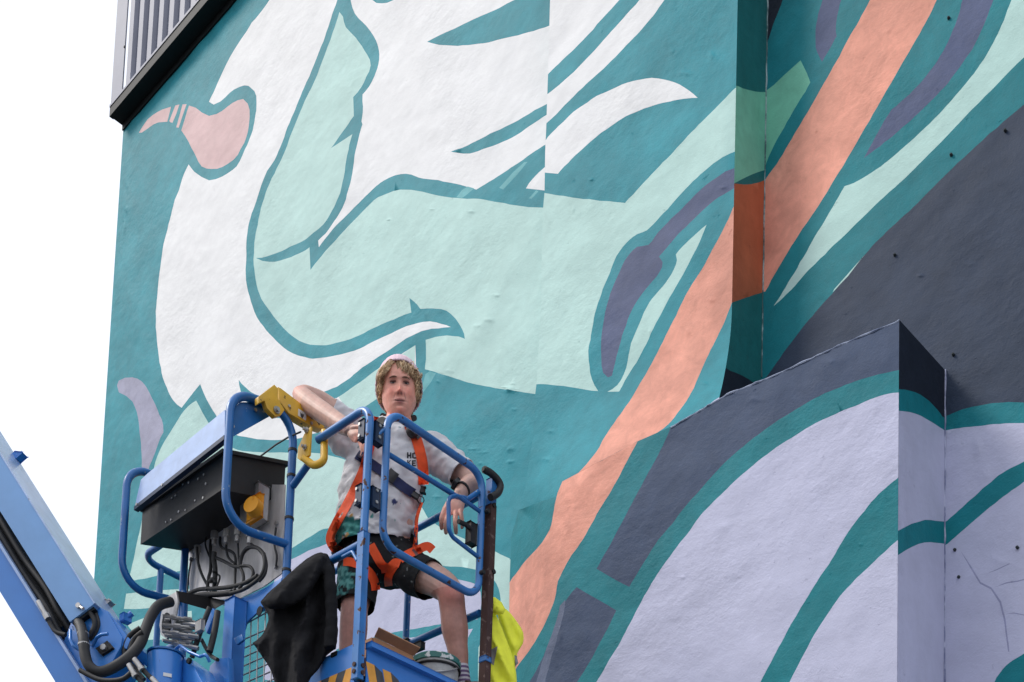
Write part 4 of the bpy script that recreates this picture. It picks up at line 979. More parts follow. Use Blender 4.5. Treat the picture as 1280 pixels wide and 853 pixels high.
# fat hose bundle looping to the bracket
hs = [((94, 772), .06), ((101, 784), .0), ((104.5, 800), -.05), ((106, 817), -.06), ((111, 832), -.06), ((123, 840), -.05), ((139, 836), -.03), ((160.5, 822), .0), ((175, 805), .06), ((182, 787), .11), ((189.5, 769), .16), ((199, 757), .20), ((213, 752.5), .27)]
P = [pb(*p, o_) for p, o_ in hs]
m = MB(); m.tube(spline(P, 6), 0.0235, 16); fat = m.build('hose_bundle', RUBBER, lift, label='thick black sleeved hose bundle looping to the bracket')
for p, o_ in (((104, 793), -.03), ((105, 806), -.055)):
    c = pb(*p, o_); m = MB(); m.tube([c - ZX * .004, c + ZX * .004 + Vector((-.001, 0, 0))], 0.026, 16); m.build('wire_tie', STEEL, fat)
for k, ps in enumerate([[(112, 765), (118, 776), (117, 786), (111, 795)], [(120, 768), (123, 780), (119, 792), (112, 800)],
                        [(175, 785), (162, 795), (156, 808), (157, 822), (170, 838), (180, 850)], [(178, 790), (167, 800), (162, 815)],
                        [(100, 838), (125, 850), (150, 850), (163, 842), (166, 835)], [(172, 829), (180, 839), (192, 852), (205, 872)], [(163, 836), (172, 847), (184, 862), (195, 880)]]):
    P = [pb(x, y, 0.02 + .02 * k if k < 2 else (.06 if k < 4 else -.08)) for x, y in ps]
    m = MB(); m.tube(spline(P, 6), 0.011, 10); m.build('hose', RUBBER, lift)
for (p, q) in [((168, 824), (176, 835)), ((161, 831), (168, 843)), ((190, 848), (197, 856))]:
    m = MB(); m.tube([pb(*p, -.09), pb(*q, -.09)], 0.012, 10); m.tube([pb(*q, -.09), pb(q[0] + 2, q[1] + 3, -.09)], 0.015, 8); m.build('hose_fitting', STEEL, lift)

# ------------------------------------------------------------------ soft shapes
def evaluated(o):
    dg = bpy.context.evaluated_depsgraph_get(); dg.update()
    return bpy.data.meshes.new_from_object(o.evaluated_get(dg))
def fuse(mb, voxel, smooth=4, fac=0.5):
    """one continuous closed surface round everything in mb"""
    o = obj('tmp', mb.v, mb.f, [])
    r = o.modifiers.new('r', 'REMESH'); r.mode = 'VOXEL'; r.voxel_size = voxel
    if smooth: s = o.modifiers.new('s', 'SMOOTH'); s.iterations = smooth; s.factor = fac
    me = evaluated(o); old = o.data
    bpy.data.objects.remove(o); bpy.data.meshes.remove(old)
    V = [v.co.copy() for v in me.vertices]; Fc = [tuple(p.vertices) for p in me.polygons]
    bpy.data.meshes.remove(me)
    return V, Fc
def loft(mb, rings, n=28):
    """rings: (centre, half-width vector, half-depth vector)"""
    vs = []
    for c, u, v in rings:
        for k in range(n):
            a = 2 * math.pi * k / n
            vs.append(Vector(c) + Vector(u) * math.cos(a) + Vector(v) * math.sin(a))
    N = len(rings); fs = []
    for i in range(N - 1):
        for k in range(n):
            l = (k + 1) % n; fs.append((i * n + k, i * n + l, (i + 1) * n + l, (i + 1) * n + k))
    fs.append(tuple(reversed(range(n)))); fs.append(tuple(range((N - 1) * n, N * n)))
    mb.add(vs, fs)
def limb(mb, spec, per=5, n=18):
    """spec: (px, py, Y, radius) ..."""
    P = [at_y(x, y, Y) for x, y, Y, r in spec]; rr = [s[3] for s in spec]
    Q = spline(P, per); k = len(P)
    rs = []
    for i in range(len(Q)):
        t = i / per; j = min(int(t), k - 2); f = t - j; f = f * f * (3 - 2 * f) if True else f
        rs.append(rr[j] * (1 - f) + rr[j + 1] * f)
    mb.tube(Q, rs, n)
    mb.ball(Q[0], rs[0] * .98); mb.ball(Q[-1], rs[-1] * .98)
def mesh_cut(V, Fc, cuts):
    """cuts: (point, outward normal, radius): trims what lies beyond the plane near the point"""
    bm = bmesh.new(); vs = [bm.verts.new(v) for v in V]
    for f in Fc: bm.faces.new([vs[i] for i in f])
    for p, nrm, rad in cuts:
        fs = [f for f in bm.faces if (f.calc_center_median() - p).length < rad]
        ge = list({e for f in fs for e in f.edges}) + list({v for f in fs for v in f.verts}) + fs
        bmesh.ops.bisect_plane(bm, geom=ge, plane_co=p, plane_no=nrm, clear_outer=False, clear_inner=False)
        kill = [f for f in bm.faces if (f.calc_center_median() - p).length < rad and (f.calc_center_median() - p).dot(nrm) > 0]
        bmesh.ops.delete(bm, geom=kill, context='FACES')
    bm.verts.index_update()
    V = [v.co.copy() for v in bm.verts]; Fc = [tuple(v.index for v in f.verts) for f in bm.faces]; bm.free()
    return V, Fc
def normals_of(V, Fc):
    N = [Vector((0, 0, 0)) for _ in V]
    for f in Fc:
        n_ = (V[f[1]] - V[f[0]]).cross(V[f[2]] - V[f[0]])
        for i in f: N[i] += n_
    return [x.normalized() if x.length > 0 else Vector((0, 0, 1)) for x in N]
def wrinkle(V, Fc, fn):
    N = normals_of(V, Fc)
    return [v + n_ * fn(v) for v, n_ in zip(V, N)]
def cloth_obj(name, V, Fc, mat, parent, thick=0.004, tint=None):
    o = obj(name, V, Fc, mat, parent, True)
    if tint:
        at = o.data.color_attributes.new('tint', 'FLOAT_COLOR', 'POINT')
        at.data.foreach_set('color', [c for v in V for c in (*tint(v), 1)])
    if thick:
        md = o.modifiers.new('solid', 'SOLIDIFY'); md.thickness = thick; md.offset = -1
        me = evaluated(o); o.modifiers.clear(); old = o.data; o.data = me; bpy.data.meshes.remove(old); me.name = name
    o.data.polygons.foreach_set('use_smooth', [True] * len(o.data.polygons))
    return o
def tinted(name, rough=0.6, amt=0.06, scale=30, bs=0.15, bscale=200, sss=0.0, spec=0.4, detail_bump=None, sheen=0.0):
    m, n, b = nodes_of(name)
    c, src, _ = vary(n, (1, 1, 1), scale, amt)
    at = n.nodes.new('ShaderNodeVertexColor'); at.layer_name = 'tint'
    mul = n.nodes.new('ShaderNodeMix'); mul.data_type = 'RGBA'; mul.blend_type = 'MULTIPLY'; mul.inputs['Factor'].default_value = 1
    n.links.new(at.outputs['Color'], mul.inputs['A']); n.links.new(c, mul.inputs['B'])
    n.links.new(mul.outputs['Result'], b.inputs['Base Color'])
    b.inputs['Roughness'].default_value = rough; b.inputs['Specular IOR Level'].default_value = spec
    if sss: b.inputs['Subsurface Weight'].default_value = sss; b.inputs['Subsurface Radius'].default_value = (0.012, 0.004, 0.002); b.inputs['Subsurface Scale'].default_value = 1.0
    b.inputs['Sheen Weight'].default_value = sheen
    b1_ = bump(n, b, src, bscale, bs, 0.0015)
    if detail_bump: bump(n, b, src, detail_bump[0], detail_bump[1], detail_bump[2], 3, prev=b1_)
    return m
SKIN = tinted('skin', 0.48, 0.13, 38, 0.3, 260, 0.10, 0.45)
COTTON = tinted('washed_cotton', 0.85, 0.05, 20, 0.25, 420, 0, 0.2, (34, 0.35, 0.006))
SHORTM = tinted('dark_canvas', 0.85, 0.12, 26, 0.3, 420, 0, 0.2, (36, 0.4, 0.006))
def lerp3(a, b, t): return tuple(x * (1 - t) + y * t for x, y in zip(a, b))
def ss(a, b, x):
    t = max(0, min(1, (x - a) / (b - a))); return t * t * (3 - 2 * t)

# ------------------------------------------------------------------ the painter on the platform
YT = 5.42
feet = pt(0.40, 0.40, z_f)
man = thing('person', 'painter in a pink beanie, stained white T-shirt and orange harness leaning in the platform', 'person', feet)
S_ = YT / F_PX
body = MB()
Wd = Vector((1, 0.06, -0.10)).normalized(); Dd = Vector((0.06, -1, 0))
def ring(x, y, rx, ry, Y=YT): return (at_y(x, y, Y), Wd * rx, Dd * ry)
loft(body, [ring(478, 712, .12, .10, 5.44), ring(476, 690, .165, .115, 5.44), ring(474, 660, .16, .11), ring(477, 630, .165, .11), ring(481, 600, .175, .115), ring(488, 570, .18, .115), ring(494, 548, .165, .09), ring(497, 536, .11, .075), ring(497, 528, .062, .062)], 26)
limb(body, [(497, 538, 5.42, .066), (498, 522, 5.40, .057), (499, 505, 5.385, .052)])
# right arm, elbow on the drop bar and hand on the corner rail
limb(body, [(444, 542, 5.40, .066), (424, 523, 5.33, .058), (403, 506, 5.29, .052), (384, 496, 5.25, .047), (376, 494, 5.225, .040)])
limb(body, [(376, 494, 5.22, .041), (384, 502, 5.18, .047), (402, 515, 5.12, .046), (422, 528, 5.05, .040), (438, 538, 4.985, .030)])
# left arm, elbow on the far rail
limb(body, [(546, 562, 5.44, .066), (566, 580, 5.41, .058), (583, 595, 5.38, .052), (592, 604, 5.36, .045)])
limb(body, [(592, 604, 5.36, .044), (587, 607, 5.335, .047), (581, 611, 5.31, .040), (575, 617, 5.285, .030)])
# legs
limb(body, [(452, 704, 5.44, .092), (447, 735, 5.42, .078), (443, 762, 5.40, .064), (442, 785, 5.41, .066), (440, 812, 5.42, .062), (438, 850, 5.43, .043), (437, 884, 5.43, .036)])
limb(body, [(500, 706, 5.44, .092), (525, 717, 5.38, .082), (549, 729, 5.33, .070), (562, 741, 5.31, .064), (566, 763, 5.325, .061), (568.5, 786, 5.335, .063), (572, 812, 5.345, .049), (576, 838, 5.355, .037), (578, 852, 5.36, .036)])
# hands
def finger(ps, r0, r1): 
    n_ = len(ps); limb(body, [(x, y, Y, r0 + (r1 - r0) * i / (n_ - 1)) for i, (x, y, Y) in enumerate(ps)], 4, 10)
def palm(p0, p1, side, w0, w1, th):
    A_, B_ = at_y(*p0), at_y(*p1); d = (B_ - A_).normalized(); sd = Vector(side); sd = (sd - d * sd.dot(d)).normalized(); nn = d.cross(sd)
    loft(body, [(A_ - d * .01, sd * w0 * .8, nn * th * .9), (A_ + (B_ - A_) * .35, sd * (w0 + w1) / 2, nn * th), (A_ + (B_ - A_) * .8, sd * w1, nn * th), (B_ + d * .008, sd * w1 * .9, nn * th * .7)], 14)
palm((576, 616, 5.283), (566, 638, 5.262), (1, .3, .4), .028, .046, .017)
finger([(556, 637, 5.262), (552.5, 646, 5.252), (551.5, 654, 5.262), (552, 660.5, 5.285)], .0125, .0095)
finger([(562.5, 640, 5.258), (558.5, 650, 5.246), (557, 659, 5.258), (557.5, 666, 5.285)], .0128, .0098)
finger([(569.5, 641, 5.256), (569, 652, 5.246), (569.5, 660, 5.258), (570, 666, 5.285)], .0125, .0095)
finger([(575.5, 639, 5.256), (577, 647, 5.25), (578, 654, 5.26), (577.5, 659.5, 5.282)], .011, .0085)
finger([(570, 623, 5.272), (561, 629, 5.262), (555.5, 637, 5.27), (555, 643, 5.285)], .0135, .010)
palm((438, 538, 4.985), (450, 546, 4.92), (.2, .3, 1), .025, .038, .015)
finger([(450, 541, 4.915), (457, 546, 4.890), (459.5, 552, 4.890), (457.5, 556, 4.900)], .0098, .0075)
finger([(451, 546, 4.915), (457, 552, 4.893), (458.5, 558, 4.895), (456, 561, 4.905)], .0098, .0075)
finger([(450.5, 550, 4.917), (455.5, 557, 4.900), (456.5, 563, 4.905), (454, 566, 4.912)], .0095, .0072)
finger([(449.5, 553, 4.921), (452, 560, 4.910), (453, 566, 4.912), (451.5, 569, 4.917)], .0085, .0066)
finger([(441, 535, 4.955), (449, 534, 4.925), (456, 537, 4.900)], .0115, .0085)
# head, shaped ring by ring with a face in front
Hc0 = at_y(499.5, 477.5, 5.285)
fw = Vector((CAM.x - Hc0.x, CAM.y - Hc0.y, 0)).normalized()
rt = Vector((-fw.y, fw.x, 0))       # screen right
rt = rt if rt.x > 0 else -rt
pit = math.radians(6)
FW = (fw * math.cos(pit) - ZX * math.sin(pit)); UP = (ZX * math.cos(pit) + fw * math.sin(pit))
RTl = Matrix.Rotation(math.radians(3), 3, FW) @ rt; UP = Matrix.Rotation(math.radians(3), 3, FW) @ UP
HO = Hc0 - FW * 0.086
def H(x, y, z): return HO + RTl * x + FW * y + UP * z
def toH(P): d = Vector(P) - HO; return d.dot(RTl), d.dot(FW), d.dot(UP)
PRO = [(.125, .004, .004, .004), (.122, .026, .030, .034), (.112, .046, .055, .062), (.092, .061, .074, .084), (.065, .069, .084, .095), (.04, .072, .088, .100), (.015, .073, .086, .100), (0, .073, .084, .098), (-.02, .072, .084, .092), (-.045, .070, .084, .076), (-.065, .0615, .083, .058), (-.085, .051, .080, .035), (-.102, .038, .076, .012), (-.114, .025, .068, -.01), (-.121, .013, .056, -.025), (-.123, .004, .045, -.035)]
PRO = [(p[0] * 1.15, p[1] * 1.06, p[2] * 1.04, p[3] * 1.08) for p in PRO]
def prof_(z):
    for p, q in zip(PRO, PRO[1:]):
        if z >= q[0]:
            t = (p[0] - z) / (p[0] - q[0]); return tuple(p[i] + (q[i] - p[i]) * t for i in (1, 2, 3))
    return PRO[-1][1:]
def gs2(x, z, cx, cz, sx, sz): return math.exp(-((x - cx) / sx) ** 2 - ((z - cz) / sz) ** 2)
hv, nA, nZ = [], 88, 74
for i in range(nZ):
    z = 1.15 * (.125 - .248 * i / (nZ - 1))
    w_, f_, b_ = prof_(z); w_ *= 1.07
    for k in range(nA):
        a = 2 * math.pi * k / nA; s_, c_ = math.sin(a), math.cos(a)
        pw = 0.86
        x = w_ * math.copysign(abs(s_) ** pw, s_); y = (f_ if c_ > 0 else b_) * math.copysign(abs(c_) ** (pw if c_ > 0 else 1), c_)
        if c_ > 0:
            z_keep, z = z, z / 1.15; d = 0
            d += .017 * math.exp(-(x / .009) ** 2) * ss(.012, -.03, z) * ss(-.056, -.046, z)
            d += .013 * gs2(x, z, 0, -.041, .012, .011)
            for sg_ in (-1, 1):
                d += .010 * gs2(x, z, sg_ * .0135, -.044, .0075, .007)
                d -= .0150 * gs2(x, z, sg_ * .030, .000, .018, .0115)
                d += .0045 * gs2(x, z, sg_ * .031, .020, .020, .007)
                d += .0065 * gs2(x, z, sg_ * .031, -.001, .011, .0062)
                d += .0055 * gs2(x, z, sg_ * .042, -.034, .018, .017)
                d += .003 * gs2(x, z, sg_ * .030, -.085, .012, .014)
                d -= .0035 * gs2(x, z, sg_ * .030, -.060, .006, .012)
            d += .0055 * gs2(x, z, 0, -.0705, .020, .0045) + .0065 * gs2(x, z, 0, -.0815, .017, .005)
            d -= .005 * gs2(x, z, 0, -.0755, .026, .0022)
            d -= .004 * gs2(x, z, 0, -.091, .018, .005)
            d += .006 * gs2(x, z, 0, -.106, .016, .010)
            y += d; z = z_keep
        hv.append(H(x, y, z))
hf = []
for i in range(nZ - 1):
    for k in range(nA):
        l = (k + 1) % nA; hf.append((i * nA + k, i * nA + l, (i + 1) * nA + l, (i + 1) * nA + k))
hf.append(tuple(reversed(range(nA)))); hf.append(tuple(range((nZ - 1) * nA, nZ * nA)))
body.add(hv, hf)
for sg_ in (-1, 1): body.ball(H(sg_ * .073, -.008, -.022), .02, sc=(.4, .9, 1.5), rot=Matrix((RTl, FW, UP)).transposed())
# neck up into the skull
A_, B_ = at_y(498, 526, 5.41), H(0, -.02, -.07)
loft(body, [(A_, RTl * .066, FW * .062), ((A_ + B_) / 2, RTl * .055, FW * .056), (B_, RTl * .052, FW * .054)], 20)
BV, BF = fuse(body, 0.0034, 1, 0.4)
SK_A, SK_B, SK_R = (0.60, 0.37, 0.30), (0.92, 0.41, 0.30), (0.84, 0.23, 0.17)
def skin_tint(P):
    x, y, z = toH(P); z /= 1.15
    c = SK_A
    if abs(x) < .12 and -.14 < z < .15 and y > -.12:
        c = lerp3(SK_A, SK_B, .75)
        if y > .02:
            r = .55 * max(gs2(x, z, .042, -.035, .022, .022), gs2(x, z, -.042, -.035, .022, .022)) + .6 * gs2(x, z, 0, -.042, .014, .014) + .45 * gs2(x, z, 0, -.108, .02, .012)
            c = lerp3(c, SK_R, min(1, r))
            c = lerp3(c, (0.36, 0.115, 0.11), min(.85, gs2(x, z, 0, -.071, .023, .005) + gs2(x, z, 0, -.081, .019, .0055)))
            c = lerp3(c, (0.07, 0.02, 0.02), .95 * gs2(x, z, 0, -.0755 + .06 * x * x / .024, .025, .0025))
            for s_ in (-1, 1):
                xx = x - s_ * .031
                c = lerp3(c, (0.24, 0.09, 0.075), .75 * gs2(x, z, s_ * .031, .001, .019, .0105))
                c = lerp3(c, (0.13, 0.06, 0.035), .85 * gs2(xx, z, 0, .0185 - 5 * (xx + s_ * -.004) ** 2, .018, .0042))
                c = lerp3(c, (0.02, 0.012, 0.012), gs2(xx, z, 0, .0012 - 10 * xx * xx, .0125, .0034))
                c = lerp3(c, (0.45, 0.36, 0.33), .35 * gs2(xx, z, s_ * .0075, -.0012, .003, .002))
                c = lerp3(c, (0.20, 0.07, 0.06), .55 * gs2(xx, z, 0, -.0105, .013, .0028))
                c = lerp3(c, (0.10, 0.03, 0.025), .75 * gs2(x, z, s_ * .0078, -.0515, .0048, .0034))
                c = lerp3(c, (0.22, 0.07, 0.06), .5 * gs2(x, z, s_ * (.021 + (-.045 - z) * .35), -.056, .0035, .014))
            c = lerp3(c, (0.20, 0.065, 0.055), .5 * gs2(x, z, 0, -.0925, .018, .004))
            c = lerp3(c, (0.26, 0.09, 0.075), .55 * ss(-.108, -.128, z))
    else:
        kz = P.z
        if kz < z_f + .62: c = lerp3(SK_A, (0.42, 0.195, 0.155), .9)
        hand = max(0, 1 - (P - at_y(564, 645, 5.27)).length / .09) + max(0, 1 - (P - at_y(452, 551, 4.915)).length / .10)
        c = lerp3(c, SK_B, min(1, hand * 1.4))
        c = lerp3(c, SK_R, .35 * math.exp(-((P - at_y(372, 492, 5.2)).length / .04) ** 2))
        c = lerp3(c, SK_R, .4 * math.exp(-((P - at_y(562, 739, 5.25)).length / .06) ** 2))
    return c
bo = obj('body', BV, BF, SKIN, man, True)
at_ = bo.data.color_attributes.new('tint', 'FLOAT_COLOR', 'POINT')
at_.data.foreach_set('color', [c for v in BV for c in (*skin_tint(v), 1)])

# T-shirt
sh_ = MB()
loft(sh_, [ring(466, 700, .198, .145, 5.44), ring(466, 690, .197, .145, 5.44), ring(467, 665, .190, .14), ring(470, 640, .187, .135), ring(477, 606, .200, .135), ring(487, 575, .200, .132), ring(494, 550, .190, .112), ring(496, 538, .135, .092), ring(497, 529, .075, .075), ring(497, 522, .07, .07)], 34)
limb(sh_, [(450, 552, 5.41, .088), (432, 534, 5.36, .082), (414, 519, 5.315, .075), (402, 510, 5.285, .074)])
limb(sh_, [(433, 560, 5.39, .05), (424, 550, 5.36, .055), (415, 534, 5.31, .05)])
limb(sh_, [(540, 562, 5.43, .088), (560, 578, 5.41, .084), (574, 592, 5.385, .078), (584, 602, 5.37, .076)])
SV, SF = fuse(sh_, 0.0075, 8, 0.5)
def shirt_w(v):
    w1 = noise.fractal(Vector((v.x * 9 + v.z * 7, v.y * 6, v.z * 15 - v.x * 9)), 1, 2, 3) * .012
    hem = math.exp(-((v.z - at_y(466, 690, 5.42).z) / .10) ** 2)
    w2 = noise.noise(Vector((v.x * 5, v.y * 5, v.z * 38 + v.x * 10))) * .016 * hem
    k = noise.noise(Vector((v.x * 14, v.y * 9, v.z * 6))) ; w3 = -abs(k) * .018
    f1 = math.sin(v.z * 62 + v.x * 26 + 5 * noise.noise(v * 5)); f2 = math.sin(v.z * 40 - v.x * 55 + 5 * noise.noise(v * 4 + Vector((4, 4, 4))))
    low = ss(.42, .05, v.z - at_y(466, 690, 5.42).z)
    w4 = (max(0, f1) ** 2 * .009 + max(0, f2) ** 3 * .008) * (.35 + .65 * low) * (.5 + noise.noise(v * 6))
    return w1 + w2 + w3 + w4 + .002
SV = wrinkle(SV, SF, shirt_w)
pe = at_y(404, 511, 5.26); pl_ = at_y(577, 596, 5.383)
SV, SF = mesh_cut(SV, SF, [(at_y(466, 689, 5.44), Vector((0.1, 0, -1)).normalized(), .6), (at_y(410, 516, 5.305), (at_y(400, 508, 5.28) - at_y(416, 521, 5.32)).normalized(), .13), (pl_, (at_y(584, 602, 5.37) - at_y(570, 588, 5.39)).normalized(), .125), (at_y(497, 530.5, 5.42), Vector((0, -.25, 1)).normalized(), .105)])
def shirt_tint(P):
    c = (0.64, 0.63, 0.65)
    x, y = proj(P)
    n1 = noise.fractal(P * 22, 1, 2, 4); n2 = noise.noise(P * 55)
    k = math.exp(-((x - 437) / 26) ** 2 - ((y - 666) / 28) ** 2) * (1 if P.y < 5.5 else 0)
    if k * 1.2 + n1 * .75 > .62: c = lerp3((0.03, 0.18, 0.17), (0.08, 0.30, 0.28), ss(-.3, .3, n2))
    elif k * 1.1 + noise.noise(P * 40 + Vector((9, 3, 1))) > .95: c = (0.55, 0.30, 0.10)
    elif k + noise.noise(P * 60 + Vector((3, 7, 1))) > .93: c = (0.05, 0.05, 0.06)
    k2 = math.exp(-((x - 493) / 5) ** 2 - ((y - 628) / 9) ** 2)
    if k2 + noise.noise(P * 50) * .7 > .75 and P.y < 5.5: c = (0.05, 0.06, 0.16)
    return c
shirt = cloth_obj('t_shirt', SV, SF, COTTON, man, 0.004, shirt_tint)
# shorts
st_ = MB()
loft(st_, [ring(477, 722, .13, .12, 5.44), ring(476, 704, .185, .13, 5.44), ring(474, 688, .185, .128, 5.44), ring(473, 672, .178, .122, 5.44), ring(473, 664, .176, .12, 5.44)], 30)
limb(st_, [(452, 700, 5.44, .105), (447, 728, 5.42, .100), (444, 752, 5.405, .094), (443, 772, 5.40, .093)])
limb(st_, [(497, 703, 5.44, .108), (514, 714, 5.40, .104), (532, 724, 5.36, .098), (546, 731, 5.335, .096)])
TV, TF = fuse(st_, 0.0075, 6, .5)
TV = wrinkle(TV, TF, lambda v: noise.fractal(Vector((v.x * 10, v.y * 8, v.z * 14)), 1, 2, 3) * .008 - abs(noise.noise(Vector((v.x * 8, v.y * 8, v.z * 5)))) * .008)
TV, TF = mesh_cut(TV, TF, [(at_y(444, 757, 5.40), (at_y(444, 770, 5.40) - at_y(445, 750, 5.41)).normalized(), .16), (at_y(537, 727, 5.355), (at_y(548, 732, 5.33) - at_y(520, 717, 5.39)).normalized(), .14), (at_y(473, 668, 5.44), ZX, .3)])
def short_tint(P):
    c = (0.016, 0.017, 0.019); x, y = proj(P)
    k = math.exp(-((x - 431) / 16) ** 2 - ((y - 722) / 22) ** 2) + .35 * math.exp(-((x - 532) / 8) ** 2 - ((y - 704) / 5) ** 2)
    n1 = noise.fractal(P * 26, 1, 2, 4)
    if P.y < 5.5 and k * 1.15 + n1 * .6 > .62: c = lerp3((0.02, 0.10, 0.10), (0.10, 0.27, 0.25), ss(-.3, .3, noise.noise(P * 60)))
    elif noise.noise(P * 75) > .62: c = (0.20, 0.22, 0.22)
    return c
shorts = cloth_obj('shorts', TV, TF, SHORTM, man, 0.004, short_tint)

# sock and shoe on the raised foot, the other shoe behind the kick board
SOCKA = simple('lilac_white_sock', (0.55, 0.52, 0.58), 0.9, bs=0.4, bscale=500); SOCKB = simple('purple_sock_band', (0.14, 0.09, 0.19), 0.9, bs=0.4, bscale=500)
m = MB()
P0, P1 = at_y(574.5, 833, 5.352), at_y(578, 858, 5.36); d = P1 - P0
for i in range(9):
    m.tube([P0 + d * i / 9, P0 + d * (i + 1) / 9], [.0415 + (i % 2) * .0008] * 2, 20, i % 2)
m.build('sock', [SOCKA, SOCKB], man)
SHOEM = simple('worn_brown_leather', (0.085, 0.040, 0.026), 0.65, amt=0.3, scale=50, bs=0.4, bscale=120)
def shoe(ax, ay, aY, hd):
    m = MB(); c = at_y(ax, ay, aY); hd = Vector(hd).normalized(); sd_ = Vector((hd.y, -hd.x, 0))
    loft(m, [(c + hd * -.075 + ZX * -.02, sd_ * .028, ZX * .04), (c + hd * -.05 - ZX * .012, sd_ * .042, ZX * .055), (c + hd * .02 - ZX * .02, sd_ * .046, ZX * .050), (c + hd * .09 - ZX * .035, sd_ * .048, ZX * .038), (c + hd * .15 - ZX * .045, sd_ * .045, ZX * .028), (c + hd * .185 - ZX * .05, sd_ * .028, ZX * .018)], 18)
    m.box(c + hd * .055 - ZX * .078, hd * .13, sd_ * .045, ZX * .009, bev=.006)
    for i in range(4): m.tube([c + hd * (.03 + .025 * i) + sd_ * .02 + ZX * (.028 - .012 * i), c + hd * (.035 + .025 * i) - sd_ * .02 + ZX * (.028 - .012 * i)], .004, 6)
    return m.build('shoe', SHOEM, man)
shoe(578.5, 862, 5.36, (.55, -.85, 0)); shoe(437, 893, 5.43, (-.1, -1, 0))

# hair in loose locks
HAIR = tinted('dark_blond_hair', 0.5, 0.4, 90, 0.1, 300, 0, 0.5)
rn = random.Random(21)
hm = MB(); htint = []
def lock(p, d0, L, r, curl, fr, fall=0.6, ton=None):
    P = []; pos = Vector(p); d = Vector(d0).normalized(); N_ = 11; ph = rn.uniform(0, 6.28)
    for i in range(N_):
        t = i / (N_ - 1); P.append(H(*pos))
        d = (d + Vector((0, 0, -fall * .22))).normalized()
        o_ = Vector((math.cos(ph + t * fr), math.sin(ph + t * fr) * .7, math.sin(ph + t * fr + 1))) * curl
        pos = pos + (d + o_) * (L / (N_ - 1))
        e = (pos.x / .0815) ** 2 + (pos.y / (.095 if pos.y > 0 else .112)) ** 2     # stay outside the head
        if e < 1 and pos.z < .1 and pos.y < .078: s_ = 1 / math.sqrt(max(e, .2)); pos.x *= s_; pos.y *= min(s_, 1.1)
    k0 = len(hm.v)
    hm.tube(P, [r * (.75 + .5 * math.sin(math.pi * min(1, .15 + .8 * i / (N_ - 1)))) * (1 if i < N_ - 2 else .5) for i in range(N_)], 6)
    ton = ton if ton is not None else rn.random()
    c = lerp3((0.24, 0.125, 0.055), (0.82, 0.60, 0.36), ton)
    htint.extend([c] * (len(hm.v) - k0))
for s_ in (-1, 1):                       # sides, over the ears
    for i in range(380):
        z = rn.uniform(.012, .088); y = rn.uniform(-.050, .046 if z < .035 else .060)
        x = s_ * (.0765 + rn.uniform(0, .009)) * (1 if z < .04 else .96)
        lock((x, y, z), (s_ * rn.uniform(-.2, .5), rn.uniform(-.4, .6), -1), rn.uniform(.022, .056), rn.uniform(.0009, .0024), rn.uniform(.6, 1.7), rn.uniform(5, 15), .55)
for i in range(270):                     # fringe swept to the right
    t = rn.random(); x = -.014 + .062 * t
    lock((x, .074 - .22 * abs(x) + rn.uniform(-.002, .006), .099 - .020 * t + rn.uniform(-.006, .004)), (.9, .35 - .55 * t, -.40 - .5 * t + rn.uniform(-.25, .25)), rn.uniform(.030, .066), rn.uniform(.0010, .0024), rn.uniform(.35, 1.0), rn.uniform(3, 11), .6, rn.random() ** 1.2)
for i in range(210):                     # curls on the left
    x = -.016 - .050 * rn.random()
    lock((x, .068 - .25 * abs(x + .02), .097 - .42 * abs(x + .02) + rn.uniform(-.008, .004)), (-.75, .25, -.5), rn.uniform(.035, .075), rn.uniform(.0010, .0022), rn.uniform(.6, 1.3), rn.uniform(7, 15), .6, .35 + .65 * rn.random())
for i in range(90):                      # nape
    x = rn.uniform(-.06, .06); lock((x, -.088 + abs(x) * .4, -.02), (0, -.2, -1), rn.uniform(.03, .05), .003, .6, 8, .9)
hair = hm.build('hair', HAIR, man, True, None)
ha = hair.data.color_attributes.new('tint', 'FLOAT_COLOR', 'POINT')
ha.data.foreach_set('color', [c for q in htint for c in (*q, 1)])
# ribbed pink beanie on the back of the head
PINK = simple('pink_knit', srgb(232, 204, 214), 0.95, amt=0.08, scale=60, bs=0.5, bscale=420)
bm = bmesh.new(); bmesh.ops.create_uvsphere(bm, u_segments=120, v_segments=60, radius=1)
for v in bm.verts:
    a = math.atan2(v.co.y, v.co.x); rr_ = 1 + .014 * math.cos(a * 46) * min(1, 1.2 * math.hypot(v.co.x, v.co.y)); x, y, z = v.co
    z2_ = z * (.158 if z > 0 else .125)
    v.co = Vector((x * .1085 * rr_, y * .122 * rr_ - .006, z2_ * rr_ + .002))
kill = [f for f in bm.faces if f.calc_center_median().z <  .030 + .74 * f.calc_center_median().y]
bmesh.ops.delete(bm, geom=kill, context='FACES')
rim = [e for e in bm.edges if len(e.link_faces) == 1]
for v in bm.verts: v.co = H(*v.co)
bm.verts.index_update()
HV = [v.co.copy() for v in bm.verts]; HF = [tuple(v.index for v in f.verts) for f in bm.faces]; bm.free()
cloth_obj('beanie', HV, HF, PINK, man, 0.006)

